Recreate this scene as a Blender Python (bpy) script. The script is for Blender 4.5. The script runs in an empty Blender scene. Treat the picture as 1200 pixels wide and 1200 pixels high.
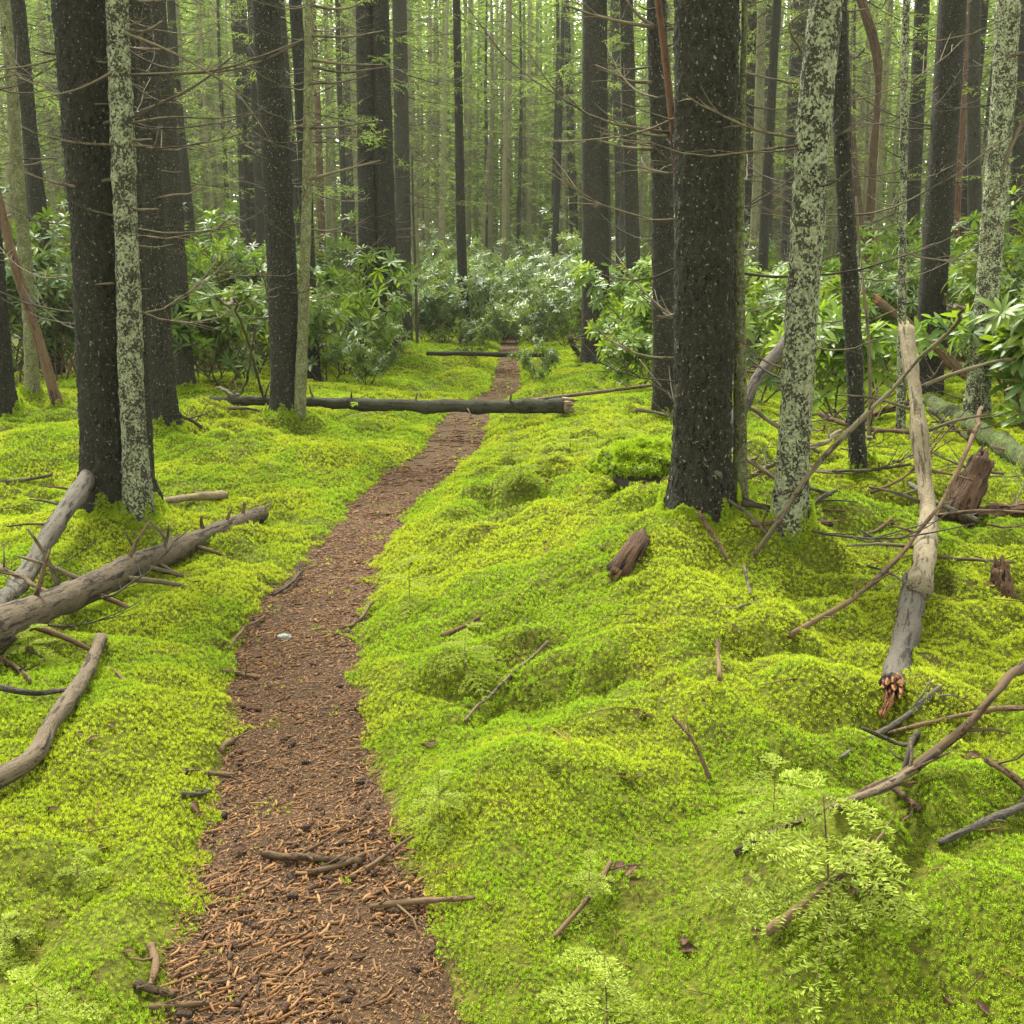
import bpy, math, random
import numpy as np
from mathutils import Vector

rnd = random.Random(11)
rng = np.random.default_rng(11)
R = math.radians
scene = bpy.context.scene
col = scene.collection

# ------------------------------------------------------------------ camera
F, CX, CY, PITCH, EYE = 1287.0, 600.0, 600.0, R(11.4), 1.5
cam_d = bpy.data.cameras.new('camera')
cam_d.sensor_width = 36.0
cam_d.lens = 36.0 * F / 1200.0
cam_d.clip_start, cam_d.clip_end = 0.05, 1500
cam = bpy.data.objects.new('camera', cam_d)
col.objects.link(cam)
cam.location = (0, 0, EYE)
cam.rotation_euler = (R(90) - PITCH, 0, 0)
scene.camera = cam

# ------------------------------------------------------------------ sky, sun, exposure
SUN_EL, SUN_AZ = R(57), R(-28)
world = bpy.data.worlds.new('World')
scene.world = world
world.use_nodes = True
nt = world.node_tree
nt.nodes.clear()
sky = nt.nodes.new('ShaderNodeTexSky')
sky.sky_type = 'NISHITA'
sky.sun_disc = False
sky.sun_elevation = SUN_EL
sky.sun_rotation = SUN_AZ
hs = nt.nodes.new('ShaderNodeHueSaturation')
hs.inputs['Saturation'].default_value = 0.06
bg = nt.nodes.new('ShaderNodeBackground')
bg.inputs['Strength'].default_value = 0.092
wo = nt.nodes.new('ShaderNodeOutputWorld')
nt.links.new(sky.outputs[0], hs.inputs['Color'])
warm = nt.nodes.new('ShaderNodeMix')          # a white overcast sky, faintly warm
warm.data_type = 'RGBA'
warm.blend_type = 'MULTIPLY'
warm.inputs[0].default_value = 1.0
warm.inputs[7].default_value = (1.0, .985, .90, 1)
nt.links.new(hs.outputs[0], warm.inputs[6])
nt.links.new(warm.outputs[2], bg.inputs['Color'])
nt.links.new(bg.outputs[0], wo.inputs[0])
sl = bpy.data.lights.new('sun', 'SUN')
sl.energy = 1.5
sl.angle = R(12)
sl.color = (1.0, 0.96, 0.88)
so = bpy.data.objects.new('sun', sl)
col.objects.link(so)
sd = Vector((math.sin(SUN_AZ) * math.cos(SUN_EL), math.cos(SUN_AZ) * math.cos(SUN_EL), math.sin(SUN_EL)))
so.rotation_euler = sd.to_track_quat('Z', 'Y').to_euler()
so.location = (0, 0, 40)
scene.view_settings.view_transform = 'Standard'
scene.view_settings.look = 'None'
scene.view_settings.gamma = 1.0
scene.view_settings.use_curve_mapping = False
scene.view_settings.exposure = 2.98
scene.cycles.max_bounces = 8
scene.cycles.use_denoising = True
scene.cycles.denoising_prefilter = 'NONE'


# ------------------------------------------------------------------ noise and terrain
def _hash(ix, iy, iz, seed):
    h = (ix.astype(np.int64) * 374761393 + iy.astype(np.int64) * 668265263 + iz.astype(np.int64) * 2147483647 + seed * 1274126177) & 0xFFFFFFFF
    h = ((h ^ (h >> 13)) * 1274126177) & 0xFFFFFFFF
    h = (h ^ (h >> 16)) & 0xFFFFFFFF
    return h / 4294967295.0


def vnoise(x, y, seed=0, z=None):
    x = np.asarray(x, float); y = np.asarray(y, float)
    ix, iy = np.floor(x), np.floor(y)
    fx, fy = x - ix, y - iy
    fx = fx * fx * fx * (fx * (fx * 6 - 15) + 10); fy = fy * fy * fy * (fy * (fy * 6 - 15) + 10)
    if z is None:
        zz = np.zeros_like(ix)
        a = _hash(ix, iy, zz, seed); b = _hash(ix + 1, iy, zz, seed)
        c = _hash(ix, iy + 1, zz, seed); d = _hash(ix + 1, iy + 1, zz, seed)
        return (a + (b - a) * fx) * (1 - fy) + (c + (d - c) * fx) * fy
    z = np.asarray(z, float)
    iz = np.floor(z); fz = z - iz; fz = fz * fz * (3 - 2 * fz)
    out = 0
    for k, wz in ((0, 1 - fz), (1, fz)):
        a = _hash(ix, iy, iz + k, seed); b = _hash(ix + 1, iy, iz + k, seed)
        c = _hash(ix, iy + 1, iz + k, seed); d = _hash(ix + 1, iy + 1, iz + k, seed)
        out = out + wz * ((a + (b - a) * fx) * (1 - fy) + (c + (d - c) * fx) * fy)
    return out


def sstep(a, b, x):
    t = np.clip((x - a) / (b - a), 0, 1)
    return t * t * (3 - 2 * t)


def ray(px, py):
    dx, dy = (px - CX) / F, -(py - CY) / F
    c, s = math.cos(PITCH), math.sin(PITCH)
    return np.array([dx, c + dy * s, -s + dy * c])


def flat_hit(px, py, z=0.0):
    d = ray(px, py)
    t = (z - EYE) / d[2]
    return d * t + np.array([0, 0, EYE])


PATH_PX = [(1290, 165, 585), (1200, 195, 540), (1100, 210, 505), (1000, 240, 468), (900, 265, 437), (850, 272, 425), (800, 272, 420), (750, 282, 420),
           (700, 315, 432), (650, 365, 448), (600, 405, 482), (560, 450, 530), (530, 492, 562), (500, 512, 574), (480, 527, 582),
           (460, 572, 612), (440, 578, 611), (415, 583, 610), (400, 586, 609)]
_p = [(flat_hit((l + r) / 2, y), flat_hit(l, y)[0], flat_hit(r, y)[0]) for y, l, r in PATH_PX]
PY = np.array([-4.0] + [q[0][1] for q in _p] + [45.0, 90.0])
PXL = np.array([_p[0][1]] + [q[1] for q in _p] + [_p[-1][1] + .3, 4.0])
PXR = np.array([_p[0][2]] + [q[2] for q in _p] + [_p[-1][2] + .3, 4.8])


def path_edges(y):
    return np.interp(y, PY, PXL), np.interp(y, PY, PXR)


def path_out(x, y):
    """signed distance outside the path's edge (negative on the path), and which side"""
    l, r = path_edges(y)
    wob = 0.05 * (vnoise(x * 5, y * 5, 3) - .5) + 0.05 * (vnoise(x * 13, y * 13, 4) - .5)
    dl, dr = l - x, x - r
    return np.maximum(dl, dr) * 0.9 + wob, np.where(dr > dl, 1, -1)


MOUNDS = []


def terrain0(x, y):
    x = np.asarray(x, float); y = np.asarray(y, float)
    s, side = path_out(x, y)
    so_ = np.maximum(s, 0)
    HR = np.interp(y, [0, 2, 3, 5, 8, 11, 14, 18, 30], [.10, .14, .22, .33, .34, .24, .17, .14, .15])
    HL = np.interp(y, [0, 3, 5, 8, 10, 12, 15, 20], [.05, .06, .07, .10, .17, .2, .2, .15])
    WR = np.interp(y, [0, 4, 8, 14], [1.5, 1.5, 1.3, 1.0])
    lip = 0.045 * sstep(0, .10, s)
    zr = HR * sstep(-.1, 1, so_ / WR) + lip
    zl = HL * sstep(-.1, 1, so_ / 1.4) + lip
    z = np.where(side > 0, zr, zl)
    on = sstep(0, .35, s)
    n1 = vnoise(x * .55, y * .55, 21) - .5
    n2 = vnoise(x * 1.5, y * 1.5, 22) - .5
    n3 = vnoise(x * 3.6, y * 3.6, 23) - .5
    n4 = vnoise(x * 8, y * 8, 24) - .5
    rough = .55 + .9 * sstep(.35, .7, vnoise(x * .8 + 5, y * .8, 25))
    wx, wy = x + .25 * n2, y + .25 * n3
    b1 = np.abs(2 * vnoise(wx * 1.25, wy * 1.25, 26) - 1) - .4
    b2 = np.abs(2 * vnoise(wx * 3.1 + 9, wy * 3.1, 27) - 1) - .4
    b3 = np.abs(2 * vnoise(wx * 7.5, wy * 7.5 + 4, 28) - 1) - .4
    z = z + on * (0.20 * n1 + rough * (0.07 * n2 + .05 * n3 + .026 * n4 + .125 * b1 + .10 * b2 + .040 * b3)) + (1 - on) * (0.02 * n2 + .012 * n4)
    z = z + 0.010 * np.maximum(np.hypot(x, y) - 30, 0)
    return z


def terrain(x, y):
    z = terrain0(x, y)
    for mx, my, a, sg in MOUNDS:
        z = z + a * np.exp(-((x - mx) ** 2 + (y - my) ** 2) / (2 * sg * sg))
    return z


def hit(px, py, h=0.0):
    """the place on the ground (raised by h) that is seen along a given line of sight"""
    d = ray(px, py)
    t = np.geomspace(1.3, 90, 420)
    z = EYE + d[2] * t - terrain(d[0] * t, d[1] * t) - h
    k = np.argmax(z < 0)
    if z[k] >= 0:
        k = len(t) - 1
    lo, hi = t[max(k - 1, 0)], t[k]
    for _ in range(18):
        m = .5 * (lo + hi)
        if EYE + d[2] * m - float(terrain(d[0] * m, d[1] * m)) - h < 0:
            hi = m
        else:
            lo = m
    return np.array([d[0] * hi, d[1] * hi, EYE + d[2] * hi])


def at_depth(px, py, Y):
    d = ray(px, py)
    return d * (Y / d[1]) + np.array([0, 0, EYE])


def px2m(w, P):
    c, s = math.cos(PITCH), math.sin(PITCH)
    return w / F * (P[1] * c - (P[2] - EYE) * s)


# hummocks seen in the moss
for px, py, a, sg in [(575, 600, .13, .20), (640, 575, .10, .25), (820, 620, .12, .40), (600, 950, .10, .17), (650, 920, .07, .3), (760, 690, .10, .22),
                      (380, 535, .10, .45), (470, 425, .28, .9), (130, 615, .10, .40), (930, 640, .07, .3), (990, 1130, .10, .28), (1120, 1010, .09, .3),
                      (700, 560, .06, .35), (560, 690, .06, .2), (500, 800, .05, .2), (660, 1080, .05, .2), (1100, 650, .07, .3), (870, 760, .05, .3),
                      (60, 520, .12, .5), (720, 480, .08, .4), (330, 590, .05, .3), (215, 700, .05, .3), (140, 830, .04, .25), (1150, 850, .05, .3), (640, 440, .03, .7)]:
    P = hit(px, py)
    MOUNDS.append((P[0], P[1], a, sg))


_h = hit(762, 585)
MOUNDS.append((_h[0], _h[1], -.16, .11))


# ------------------------------------------------------------------ mesh helpers
def make_mesh(name, V, faces, mat, smooth=True, attr=None, mats=None, mi=None):
    """faces: list of int arrays of shape (n, k)"""
    me = bpy.data.meshes.new(name)
    V = np.asarray(V, np.float32)
    me.vertices.add(len(V))
    me.vertices.foreach_set('co', V.ravel())
    idx = np.concatenate([f.ravel() for f in faces]).astype(np.int32)
    tot = np.concatenate([np.full(len(f), f.shape[1], np.int32) for f in faces])
    st = np.concatenate([[0], np.cumsum(tot)[:-1]]).astype(np.int32)
    me.loops.add(len(idx))
    me.loops.foreach_set('vertex_index', idx)
    me.polygons.add(len(tot))
    me.polygons.foreach_set('loop_start', st)
    me.polygons.foreach_set('loop_total', tot)
    me.polygons.foreach_set('use_smooth', np.full(len(tot), smooth))
    for m in (mats or [mat]):
        me.materials.append(m)
    if mi is not None:
        me.polygons.foreach_set('material_index', np.asarray(mi, np.int32))
    if attr is not None:
        a = me.attributes.new('tint', 'FLOAT_COLOR', 'POINT')
        a.data.foreach_set('color', np.asarray(attr, np.float32).ravel())
    me.update(calc_edges=True)
    return me


class MB:
    """collects pieces of one part into one mesh"""
    def __init__(self):
        self.V, self.F, self.A, self.M, self.n = [], [], [], [], 0

    def add(self, V, faces, tint=(0, 0, 0), m=0):
        V = np.asarray(V, float)
        for f in faces:
            self.F.append(np.asarray(f) + self.n); self.M.append(np.full(len(f), m))
        self.V.append(V)
        t = np.asarray(tint, float)
        if t.ndim == 1:
            t = np.tile(t, (len(V), 1))
        self.A.append(np.concatenate([t, np.ones((len(V), 1))], 1))
        self.n += len(V)

    def mesh(self, name, mat, smooth=True, origin=(0, 0, 0)):
        mats = mat if isinstance(mat, list) else [mat]
        return make_mesh(name, np.concatenate(self.V) - np.asarray(origin, float), self.F, None, smooth, np.concatenate(self.A), mats, np.concatenate(self.M))


def link(name, me, parent=None, loc=(0, 0, 0)):
    o = bpy.data.objects.new(name, me)
    col.objects.link(o)
    o.location = loc
    if parent is not None:
        o.parent = parent
    return o


def tag(o, label=None, cat=None, group=None, kind=None):
    for k, v in (('label', label), ('category', cat), ('group', group), ('kind', kind)):
        if v:
            o[k] = v
    return o


def thing(name, label, cat, loc, group=None):
    return tag(link(name, None, None, loc), label, cat, group)


def copy_tree(o, parent=None):
    c = o.copy()
    col.objects.link(c)
    if parent is not None:
        c.parent = parent
    for ch in list(o.children):
        copy_tree(ch, c)
    return c


def resample(P, n):
    P = np.asarray(P, float)
    L = np.concatenate([[0], np.cumsum(np.linalg.norm(np.diff(P, axis=0), axis=1))])
    # Catmull-Rom through the points
    t = np.linspace(0, L[-1], n)
    out = np.zeros((n, P.shape[1]))
    m = np.gradient(P, L, axis=0) if len(P) > 2 else np.tile((P[1] - P[0]) / L[-1], (2, 1))
    k = np.clip(np.searchsorted(L, t, side='right') - 1, 0, len(P) - 2)
    h = (L[k + 1] - L[k])[:, None]
    u = ((t - L[k])[:, None]) / h
    out = (2 * u**3 - 3 * u**2 + 1) * P[k] + (u**3 - 2 * u**2 + u) * h * m[k] + (-2 * u**3 + 3 * u**2) * P[k + 1] + (u**3 - u**2) * h * m[k + 1]
    return out


def frames(P):
    T = np.gradient(P, axis=0)
    T /= np.linalg.norm(T, axis=1)[:, None] + 1e-12
    a = np.array([1.0, 0, 0]) if abs(T[0][0]) < .8 else np.array([0, 1.0, 0])
    N = np.zeros_like(P); B = np.zeros_like(P)
    n = a - T[0] * np.dot(a, T[0])
    for i in range(len(P)):
        n = n - T[i] * np.dot(n, T[i])
        n /= np.linalg.norm(n) + 1e-12
        N[i] = n; B[i] = np.cross(T[i], n)
    return T, N, B


def tube(P, rad, sides, cap=True, disp=None):
    P = np.asarray(P, float); n = len(P)
    rad = np.broadcast_to(np.asarray(rad, float), (n,))
    T, N, B = frames(P)
    a = np.linspace(0, 2 * math.pi, sides, endpoint=False)
    D = N[:, None, :] * np.cos(a)[None, :, None] + B[:, None, :] * np.sin(a)[None, :, None]
    rr = rad[:, None] * np.ones((1, sides))
    if disp is not None:
        rr = rr + disp(P[:, None, :] + D * rad[:, None, None], rr, a)
    V = (P[:, None, :] + D * rr[:, :, None]).reshape(-1, 3)
    sl_ = np.concatenate([[0], np.cumsum(np.linalg.norm(np.diff(P, axis=0), axis=1))])
    co = np.stack([np.repeat(sl_, sides), (rr * np.cos(a)).ravel(), (rr * np.sin(a)).ravel()], 1)
    i, j = np.meshgrid(np.arange(n - 1), np.arange(sides), indexing='ij')
    j2 = (j + 1) % sides
    Q = np.stack([i * sides + j, i * sides + j2, (i + 1) * sides + j2, (i + 1) * sides + j], -1).reshape(-1, 4)
    fs = [Q]
    if cap:
        V = np.concatenate([V, P[:1], P[-1:]])
        co = np.concatenate([co, [[sl_[0], 0, 0], [sl_[-1], 0, 0]]])
        k = np.arange(sides); k2 = (k + 1) % sides
        b = n * sides
        fs.append(np.stack([np.full(sides, b), k2, k], -1))
        fs.append(np.stack([np.full(sides, b + 1), (n - 1) * sides + k, (n - 1) * sides + k2], -1))
    tube.co = co            # along and around the stem, for the bark
    return V, fs


# ------------------------------------------------------------------ materials
class NT:
    def __init__(self, name):
        self.m = bpy.data.materials.new(name)
        self.m.use_nodes = True
        self.t = self.m.node_tree
        self.t.nodes.clear()
        self.out = self.t.nodes.new('ShaderNodeOutputMaterial')

    def n(self, typ, ins=None, **kw):
        nd = self.t.nodes.new('ShaderNode' + typ)
        for k, v in kw.items():
            setattr(nd, k, v)
        for k, v in (ins or {}).items():
            s = nd.inputs[k]
            if hasattr(v, 'is_linked') or isinstance(v, bpy.types.NodeSocket):
                self.t.links.new(v, s)
            else:
                s.default_value = v
        return nd

    def ramp(self, fac, stops, interp='LINEAR'):
        nd = self.t.nodes.new('ShaderNodeValToRGB')
        nd.color_ramp.interpolation = interp
        el = nd.color_ramp.elements
        while len(el) < len(stops):
            el.new(.5)
        for e, (p, c) in zip(el, stops):
            e.position = p
            e.color = (c, c, c, 1) if not isinstance(c, tuple) else (*c, 1)
        self.t.links.new(fac, nd.inputs[0])
        return nd.outputs[0]

    def mix(self, f, a, b, mode='MIX'):
        nd = self.t.nodes.new('ShaderNodeMix')
        nd.data_type = 'RGBA'; nd.blend_type = mode
        for k, v in ((0, f), (6, a), (7, b)):
            if isinstance(v, bpy.types.NodeSocket):
                self.t.links.new(v, nd.inputs[k])
            else:
                nd.inputs[k].default_value = v if not isinstance(v, tuple) else (*v, 1)
        return nd.outputs[2]

    def coord(self, scale=(1, 1, 1), what='Object'):
        tc = self.n('TexCoord')
        mp = self.n('Mapping', {'Vector': tc.outputs[what], 'Scale': scale})
        return mp.outputs[0]

    def noise(self, vec, scale, detail=4, rough=.55):
        return self.n('TexNoise', {'Vector': vec, 'Scale': scale, 'Detail': detail, 'Roughness': rough}).outputs['Fac']

    def done(self, shader):
        self.t.links.new(shader, self.out.inputs[0])
        return self.m


def bark(name, dark, light, fleck, fleck_lo, patch, patch_lo, cell=62., bump=.7, zs=.5, tone=(.75, 1.25), crack=.6, fiss=0., flake=.5):
    """scaly bark on coordinates that run along (x) and around the stem: flakes, cracks, fissures, lichen flecks and patches"""
    b = NT(name)
    oi = b.n('ObjectInfo')
    at = b.n('Attribute', attribute_name='tint')
    off = b.n('Math', {0: oi.outputs['Random'], 1: 37.0}, operation='MULTIPLY').outputs[0]
    v1 = b.n('VectorMath', {0: at.outputs['Vector'], 1: b.n('CombineXYZ', {0: off, 1: off}).outputs[0]}, operation='ADD').outputs[0]
    v = b.n('Mapping', {'Vector': v1, 'Scale': (zs, 1, 1)}).outputs[0]
    w = b.n('TexNoise', {'Vector': v1, 'Scale': 45.0, 'Detail': 3.0})
    vv = b.n('VectorMath', {0: v, 1: b.n('VectorMath', {0: w.outputs['Color'], 'Scale': .028}, operation='SCALE').outputs[0]}, operation='ADD').outputs[0]
    vo = b.n('TexVoronoi', {'Vector': vv, 'Scale': cell})
    ed = b.n('TexVoronoi', {'Vector': vv, 'Scale': cell}, feature='DISTANCE_TO_EDGE')
    mid = b.noise(v, cell * .6, 5, .7)
    cr = b.ramp(ed.outputs['Distance'], [(0.0, 0.0), (.30, 1.0)])
    cr = b.n('Math', {0: cr, 1: b.ramp(mid, [(.38, 1.0), (.60, 0.0)])}, operation='MAXIMUM').outputs[0]
    sep = b.n('SeparateColor', {0: vo.outputs['Color']})
    big = b.noise(v1, 2.6, 4)
    fine = b.noise(v1, 150, 4, .7)
    t = b.n('Math', {0: sep.outputs[0], 1: flake}, operation='MULTIPLY').outputs[0]
    t = b.n('Math', {0: t, 1: b.n('Math', {0: big, 1: .6}, operation='MULTIPLY').outputs[0]}, operation='ADD').outputs[0]
    t = b.n('Math', {0: t, 1: b.n('Math', {0: mid, 1: .7}, operation='MULTIPLY').outputs[0]}, operation='ADD').outputs[0]
    t = b.n('Math', {0: t, 1: b.n('Math', {0: fine, 1: .7}, operation='MULTIPLY').outputs[0]}, operation='ADD').outputs[0]
    base = b.mix(b.ramp(t, [(.95, 0.0), (1.2, .25), (1.42, 1.0)]), dark, light)
    hgt = b.n('Math', {0: fine, 1: mid}, operation='ADD').outputs[0]
    if crack:
        k = b.n('MapRange', {'Value': cr, 'To Min': 1 - crack, 'To Max': 1.0}).outputs[0]
        base = b.mix(k, tuple(c * .3 for c in dark), base)
        hgt = b.n('Math', {0: cr, 1: hgt}, operation='ADD').outputs[0]
    if fiss:
        vf = b.n('Mapping', {'Vector': v1, 'Scale': (.12, 1, 1)}).outputs[0]
        fz = b.noise(vf, 42, 5, .65)
        fm = b.ramp(fz, [(.40, fiss), (.47, 0.0)])
        base = b.mix(fm, base, tuple(c * .28 for c in dark))
        kn = b.noise(v1, 15, 2)
        base = b.mix(b.ramp(kn, [(.70, 0.0), (.76, fiss)]), base, tuple(c * .3 for c in dark))
        hgt = b.n('Math', {0: fz, 1: hgt}, operation='ADD').outputs[0]
    if patch:
        pn = b.noise(v1, 13, 8, .75)
        pn2 = b.noise(v1, 75, 4, .65)
        ps = b.n('Math', {0: pn, 1: pn2}, operation='ADD').outputs[0]
        pm = b.ramp(ps, [(patch_lo, 0.0), (patch_lo + .09, 1.0)])
        pc = b.mix(b.ramp(b.noise(v1, 60, 4), [(.35, 0.), (.65, 1.)]), tuple(c * .55 for c in patch), tuple(min(c * 1.4, .8) for c in patch))
        base = b.mix(pm, base, pc)
        hgt = b.n('Math', {0: pm, 1: hgt}, operation='ADD').outputs[0]
    if fleck:
        fn = b.noise(v1, 58, 4, .6)
        fm = b.ramp(fn, [(fleck_lo, 0.0), (fleck_lo + .04, 1.0)])
        base = b.mix(fm, base, fleck)
    ton = b.n('MapRange', {'Value': oi.outputs['Random'], 'To Min': tone[0], 'To Max': tone[1]})
    base = b.mix(1.0, base, b.n('CombineColor', {0: ton.outputs[0], 1: ton.outputs[0], 2: ton.outputs[0]}).outputs[0], 'MULTIPLY')
    bp = b.n('Bump', {'Height': hgt, 'Strength': bump, 'Distance': .010})
    p = b.n('BsdfPrincipled', {'Base Color': base, 'Roughness': .9, 'Normal': bp.outputs[0], 'Specular IOR Level': .2})
    return b.done(p.outputs[0])


M = {}
M['spruce_bark'] = bark('spruce_bark', (.002, .0019, .001), (.037, .035, .020), (.24, .24, .15), .63, (.06, .066, .024), 1.14, cell=75, crack=.75, bump=1.)
M['spruce_bark_lichen'] = bark('spruce_bark_lichen', (.0025, .0022, .0012), (.037, .035, .021), (.27, .28, .18), .625, (.15, .175, .09), 1.09, cell=70, crack=.7, bump=1.)
M['lichen_bark'] = bark('lichen_bark', (.010, .0098, .0055), (.042, .041, .023), (0.2719, 0.2786, 0.1772), .65, (.215, .235, .13), .988, cell=40, crack=.35)
M['olive_bark'] = bark('olive_bark', (.022, .021, .010), (.125, .118, .052), (.24, .25, .14), .65, (.165, .18, .078), .96, cell=44, bump=.8, crack=.4, flake=.6)
M['grey_bark'] = bark('grey_bark', (0.0108, 0.0099, 0.0065), (0.0433, 0.0413, 0.0267), (0.1329, 0.1454, 0.0918), .68, (0.0585, 0.0681, 0.0332), 1.10, cell=50)
M['red_bark'] = bark('red_bark', (0.038, 0.020, 0.011), (0.125, 0.069, 0.037), (0.202, 0.196, 0.119), .68, (0.101, 0.113, 0.054), 1.10, cell=26, bump=.35, zs=.18, crack=.25, fiss=.5)
M['brown_bark'] = bark('brown_bark', (0.030, 0.019, 0.011), (0.105, 0.068, 0.036), (0.255, 0.247, 0.150), .69, (0.105, 0.112, 0.049), 1.12, cell=28, bump=.4, zs=.22, crack=.3, fiss=.6)
M['log_bark'] = bark('log_bark', (0.0340, 0.0244, 0.0141), (0.1066, 0.0829, 0.0518), (0.1502, 0.1421, 0.0947), .69, (0.0518, 0.0377, 0.0215), 1.06, cell=26, bump=.8, zs=.3, crack=.25, fiss=.85, flake=.5)
M['log_grey'] = bark('log_grey', (0.0326, 0.0281, 0.0207), (0.0955, 0.0844, 0.0629), (0.1524, 0.1487, 0.1147), .69, (0.0496, 0.0533, 0.0266), 1.08, cell=26, bump=.8, zs=.3, crack=.2, fiss=.8, flake=.5)
M['log_dark'] = bark('log_dark', (0.0114, 0.0122, 0.0060), (0.0498, 0.0480, 0.0264), (0.1620, 0.1632, 0.0908), .67, (0.0540, 0.0717, 0.0248), 1.06, cell=26, bump=.5, zs=.6, crack=.3, fiss=.5, flake=.3)
M['log_pale'] = bark('log_pale', (0.0767, 0.0590, 0.0318), (0.1542, 0.1292, 0.0786), (0.1607, 0.1430, 0.0936), .70, (0.0906, 0.0767, 0.0362), 1.0, cell=24, bump=.6, zs=.4, crack=.15, fiss=.8, flake=.4)
M['log_mossy'] = bark('log_mossy', (.010, .010, .005), (.055, .052, .026), None, 0, (.055, .085, .014), .95, cell=26, bump=.8, zs=.4, crack=.3, fiss=.6)
M['twig'] = bark('twig', (0.0274, 0.0222, 0.0118), (0.0984, 0.0807, 0.0451), None, 0, (0.0866, 0.0947, 0.0474), 1.04, cell=60, bump=.3, zs=.4, crack=0, fiss=.5, flake=.2)
M['twig_dark'] = bark('twig_dark', (0.012, 0.010, 0.006), (0.050, 0.042, 0.026), None, 0, (0.084, 0.090, 0.047), 1.12, cell=60, bump=.3, zs=.4, crack=0, fiss=.4, flake=.2)
M['twig_brown'] = bark('twig_brown', (0.0273, 0.0158, 0.0077), (0.0930, 0.0607, 0.0308), None, 0, (0.0862, 0.0713, 0.0399), 1.10, cell=60, bump=.3, zs=.4, crack=0, fiss=.6, flake=.2)


def wood(name, c1, c2, sc=60.):
    b = NT(name)
    v = b.coord((1, 1, 1))
    n1 = b.noise(v, sc, 5, .65)
    n2 = b.noise(v, 7, 4)
    c = b.mix(b.ramp(n1, [(.35, 0.), (.65, 1.)]), c1, c2)
    c = b.mix(b.ramp(n2, [(.45, 0.), (.7, .7)]), c, tuple(x * .45 for x in c1))
    bp = b.n('Bump', {'Height': n1, 'Strength': .6, 'Distance': .01})
    return b.done(b.n('BsdfPrincipled', {'Base Color': c, 'Roughness': .85, 'Normal': bp.outputs[0], 'Specular IOR Level': .2}).outputs[0])


M['rot_orange'] = bark('rot_orange', (.085, .03, .011), (.30, .145, .06), None, 0, (.09, .05, .022), 1.06, cell=30, bump=1., zs=.12, crack=.45, fiss=1., flake=.5)
M['rot_brown'] = bark('rot_brown', (.022, .012, .007), (.125, .072, .038), None, 0, (.06, .062, .025), 1.08, cell=34, bump=1., zs=.1, crack=.55, fiss=1., flake=.5)
M['pale_wood'] = wood('pale_wood', (.12, .09, .045), (.27, .21, .125))
M['rock'] = wood('rock', (.03, .028, .02), (.09, .08, .06), 20)


def leafy(name, stops, rough=.5, trans=.35, spec=.3, patch=None, coat=0., tone=(.8, 1.2)):
    """leaves: colour from the 'tint' attribute (red: base to tip, green: leaf by leaf, blue: patches)"""
    b = NT(name)
    a = b.n('Attribute', attribute_name='tint')
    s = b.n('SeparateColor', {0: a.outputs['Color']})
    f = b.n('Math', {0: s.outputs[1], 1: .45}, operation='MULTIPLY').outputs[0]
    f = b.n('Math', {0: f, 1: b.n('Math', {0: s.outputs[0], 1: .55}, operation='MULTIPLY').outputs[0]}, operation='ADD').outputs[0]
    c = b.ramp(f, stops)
    if patch:
        c = b.mix(s.outputs[2], c, b.mix(1.0, c, patch, 'MULTIPLY'))
    oi = b.n('ObjectInfo')
    ton = b.n('MapRange', {'Value': oi.outputs['Random'], 'To Min': tone[0], 'To Max': tone[1]})
    c = b.mix(1.0, c, b.n('CombineColor', {0: ton.outputs[0], 1: ton.outputs[0], 2: ton.outputs[0]}).outputs[0], 'MULTIPLY')
    p = b.n('BsdfPrincipled', {'Base Color': c, 'Roughness': rough, 'Specular IOR Level': spec, 'Coat Weight': coat, 'Coat Roughness': .25})
    tr = b.n('BsdfTranslucent', {'Color': b.mix(1.0, c, (1.25, 1.2, .7), 'MULTIPLY')})
    mx = b.n('MixShader', {0: trans, 1: p.outputs[0], 2: tr.outputs[0]})
    return b.done(mx.outputs[0])


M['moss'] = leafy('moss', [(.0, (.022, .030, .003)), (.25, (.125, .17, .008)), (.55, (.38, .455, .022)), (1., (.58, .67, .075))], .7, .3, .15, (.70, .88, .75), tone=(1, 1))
M['rhododendron'] = leafy('rhododendron', [(.0, (.030, .060, .010)), (.5, (.07, .122, .016)), (1., (.135, .20, .034))], .5, .36, .26, (1.7, 1.5, .7), .0)
M['rhododendron_far_lit'] = leafy('rhododendron_far_lit', [(.0, (.075, .125, .04)), (.5, (.18, .265, .09)), (1., (.30, .40, .17))], .40, .38, .5, (1.3, 1.2, .7), .0)  # same leaves, colour lightened to paint in the open light at the trail's end
M['rhododendron_backlit'] = leafy('rhododendron_backlit', [(.0, (.04, .085, .012)), (.5, (.10, .18, .022)), (1., (.17, .26, .04))], .45, .42, .4, (1.5, 1.3, .7), .0)  # same species; brighter, yellower colour stands in for light from behind
M['needles'] = leafy('needles', [(.0, (.05, .08, .018)), (.5, (.16, .235, .055)), (1., (.28, .38, .11))], .6, .5, .15)
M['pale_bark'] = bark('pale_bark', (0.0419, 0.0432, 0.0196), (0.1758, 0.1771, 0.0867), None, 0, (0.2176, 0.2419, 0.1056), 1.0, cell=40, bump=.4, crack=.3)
M['seedling'] = leafy('seedling', [(.0, (.07, .105, .012)), (.5, (.21, .28, .035)), (1., (.36, .42, .075))], .6, .3, .12)
M['dead_leaf'] = leafy('dead_leaf', [(.0, (.018, .010, .006)), (.5, (.055, .031, .019)), (1., (.12, .078, .052))], .85, .15, .08)
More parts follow.
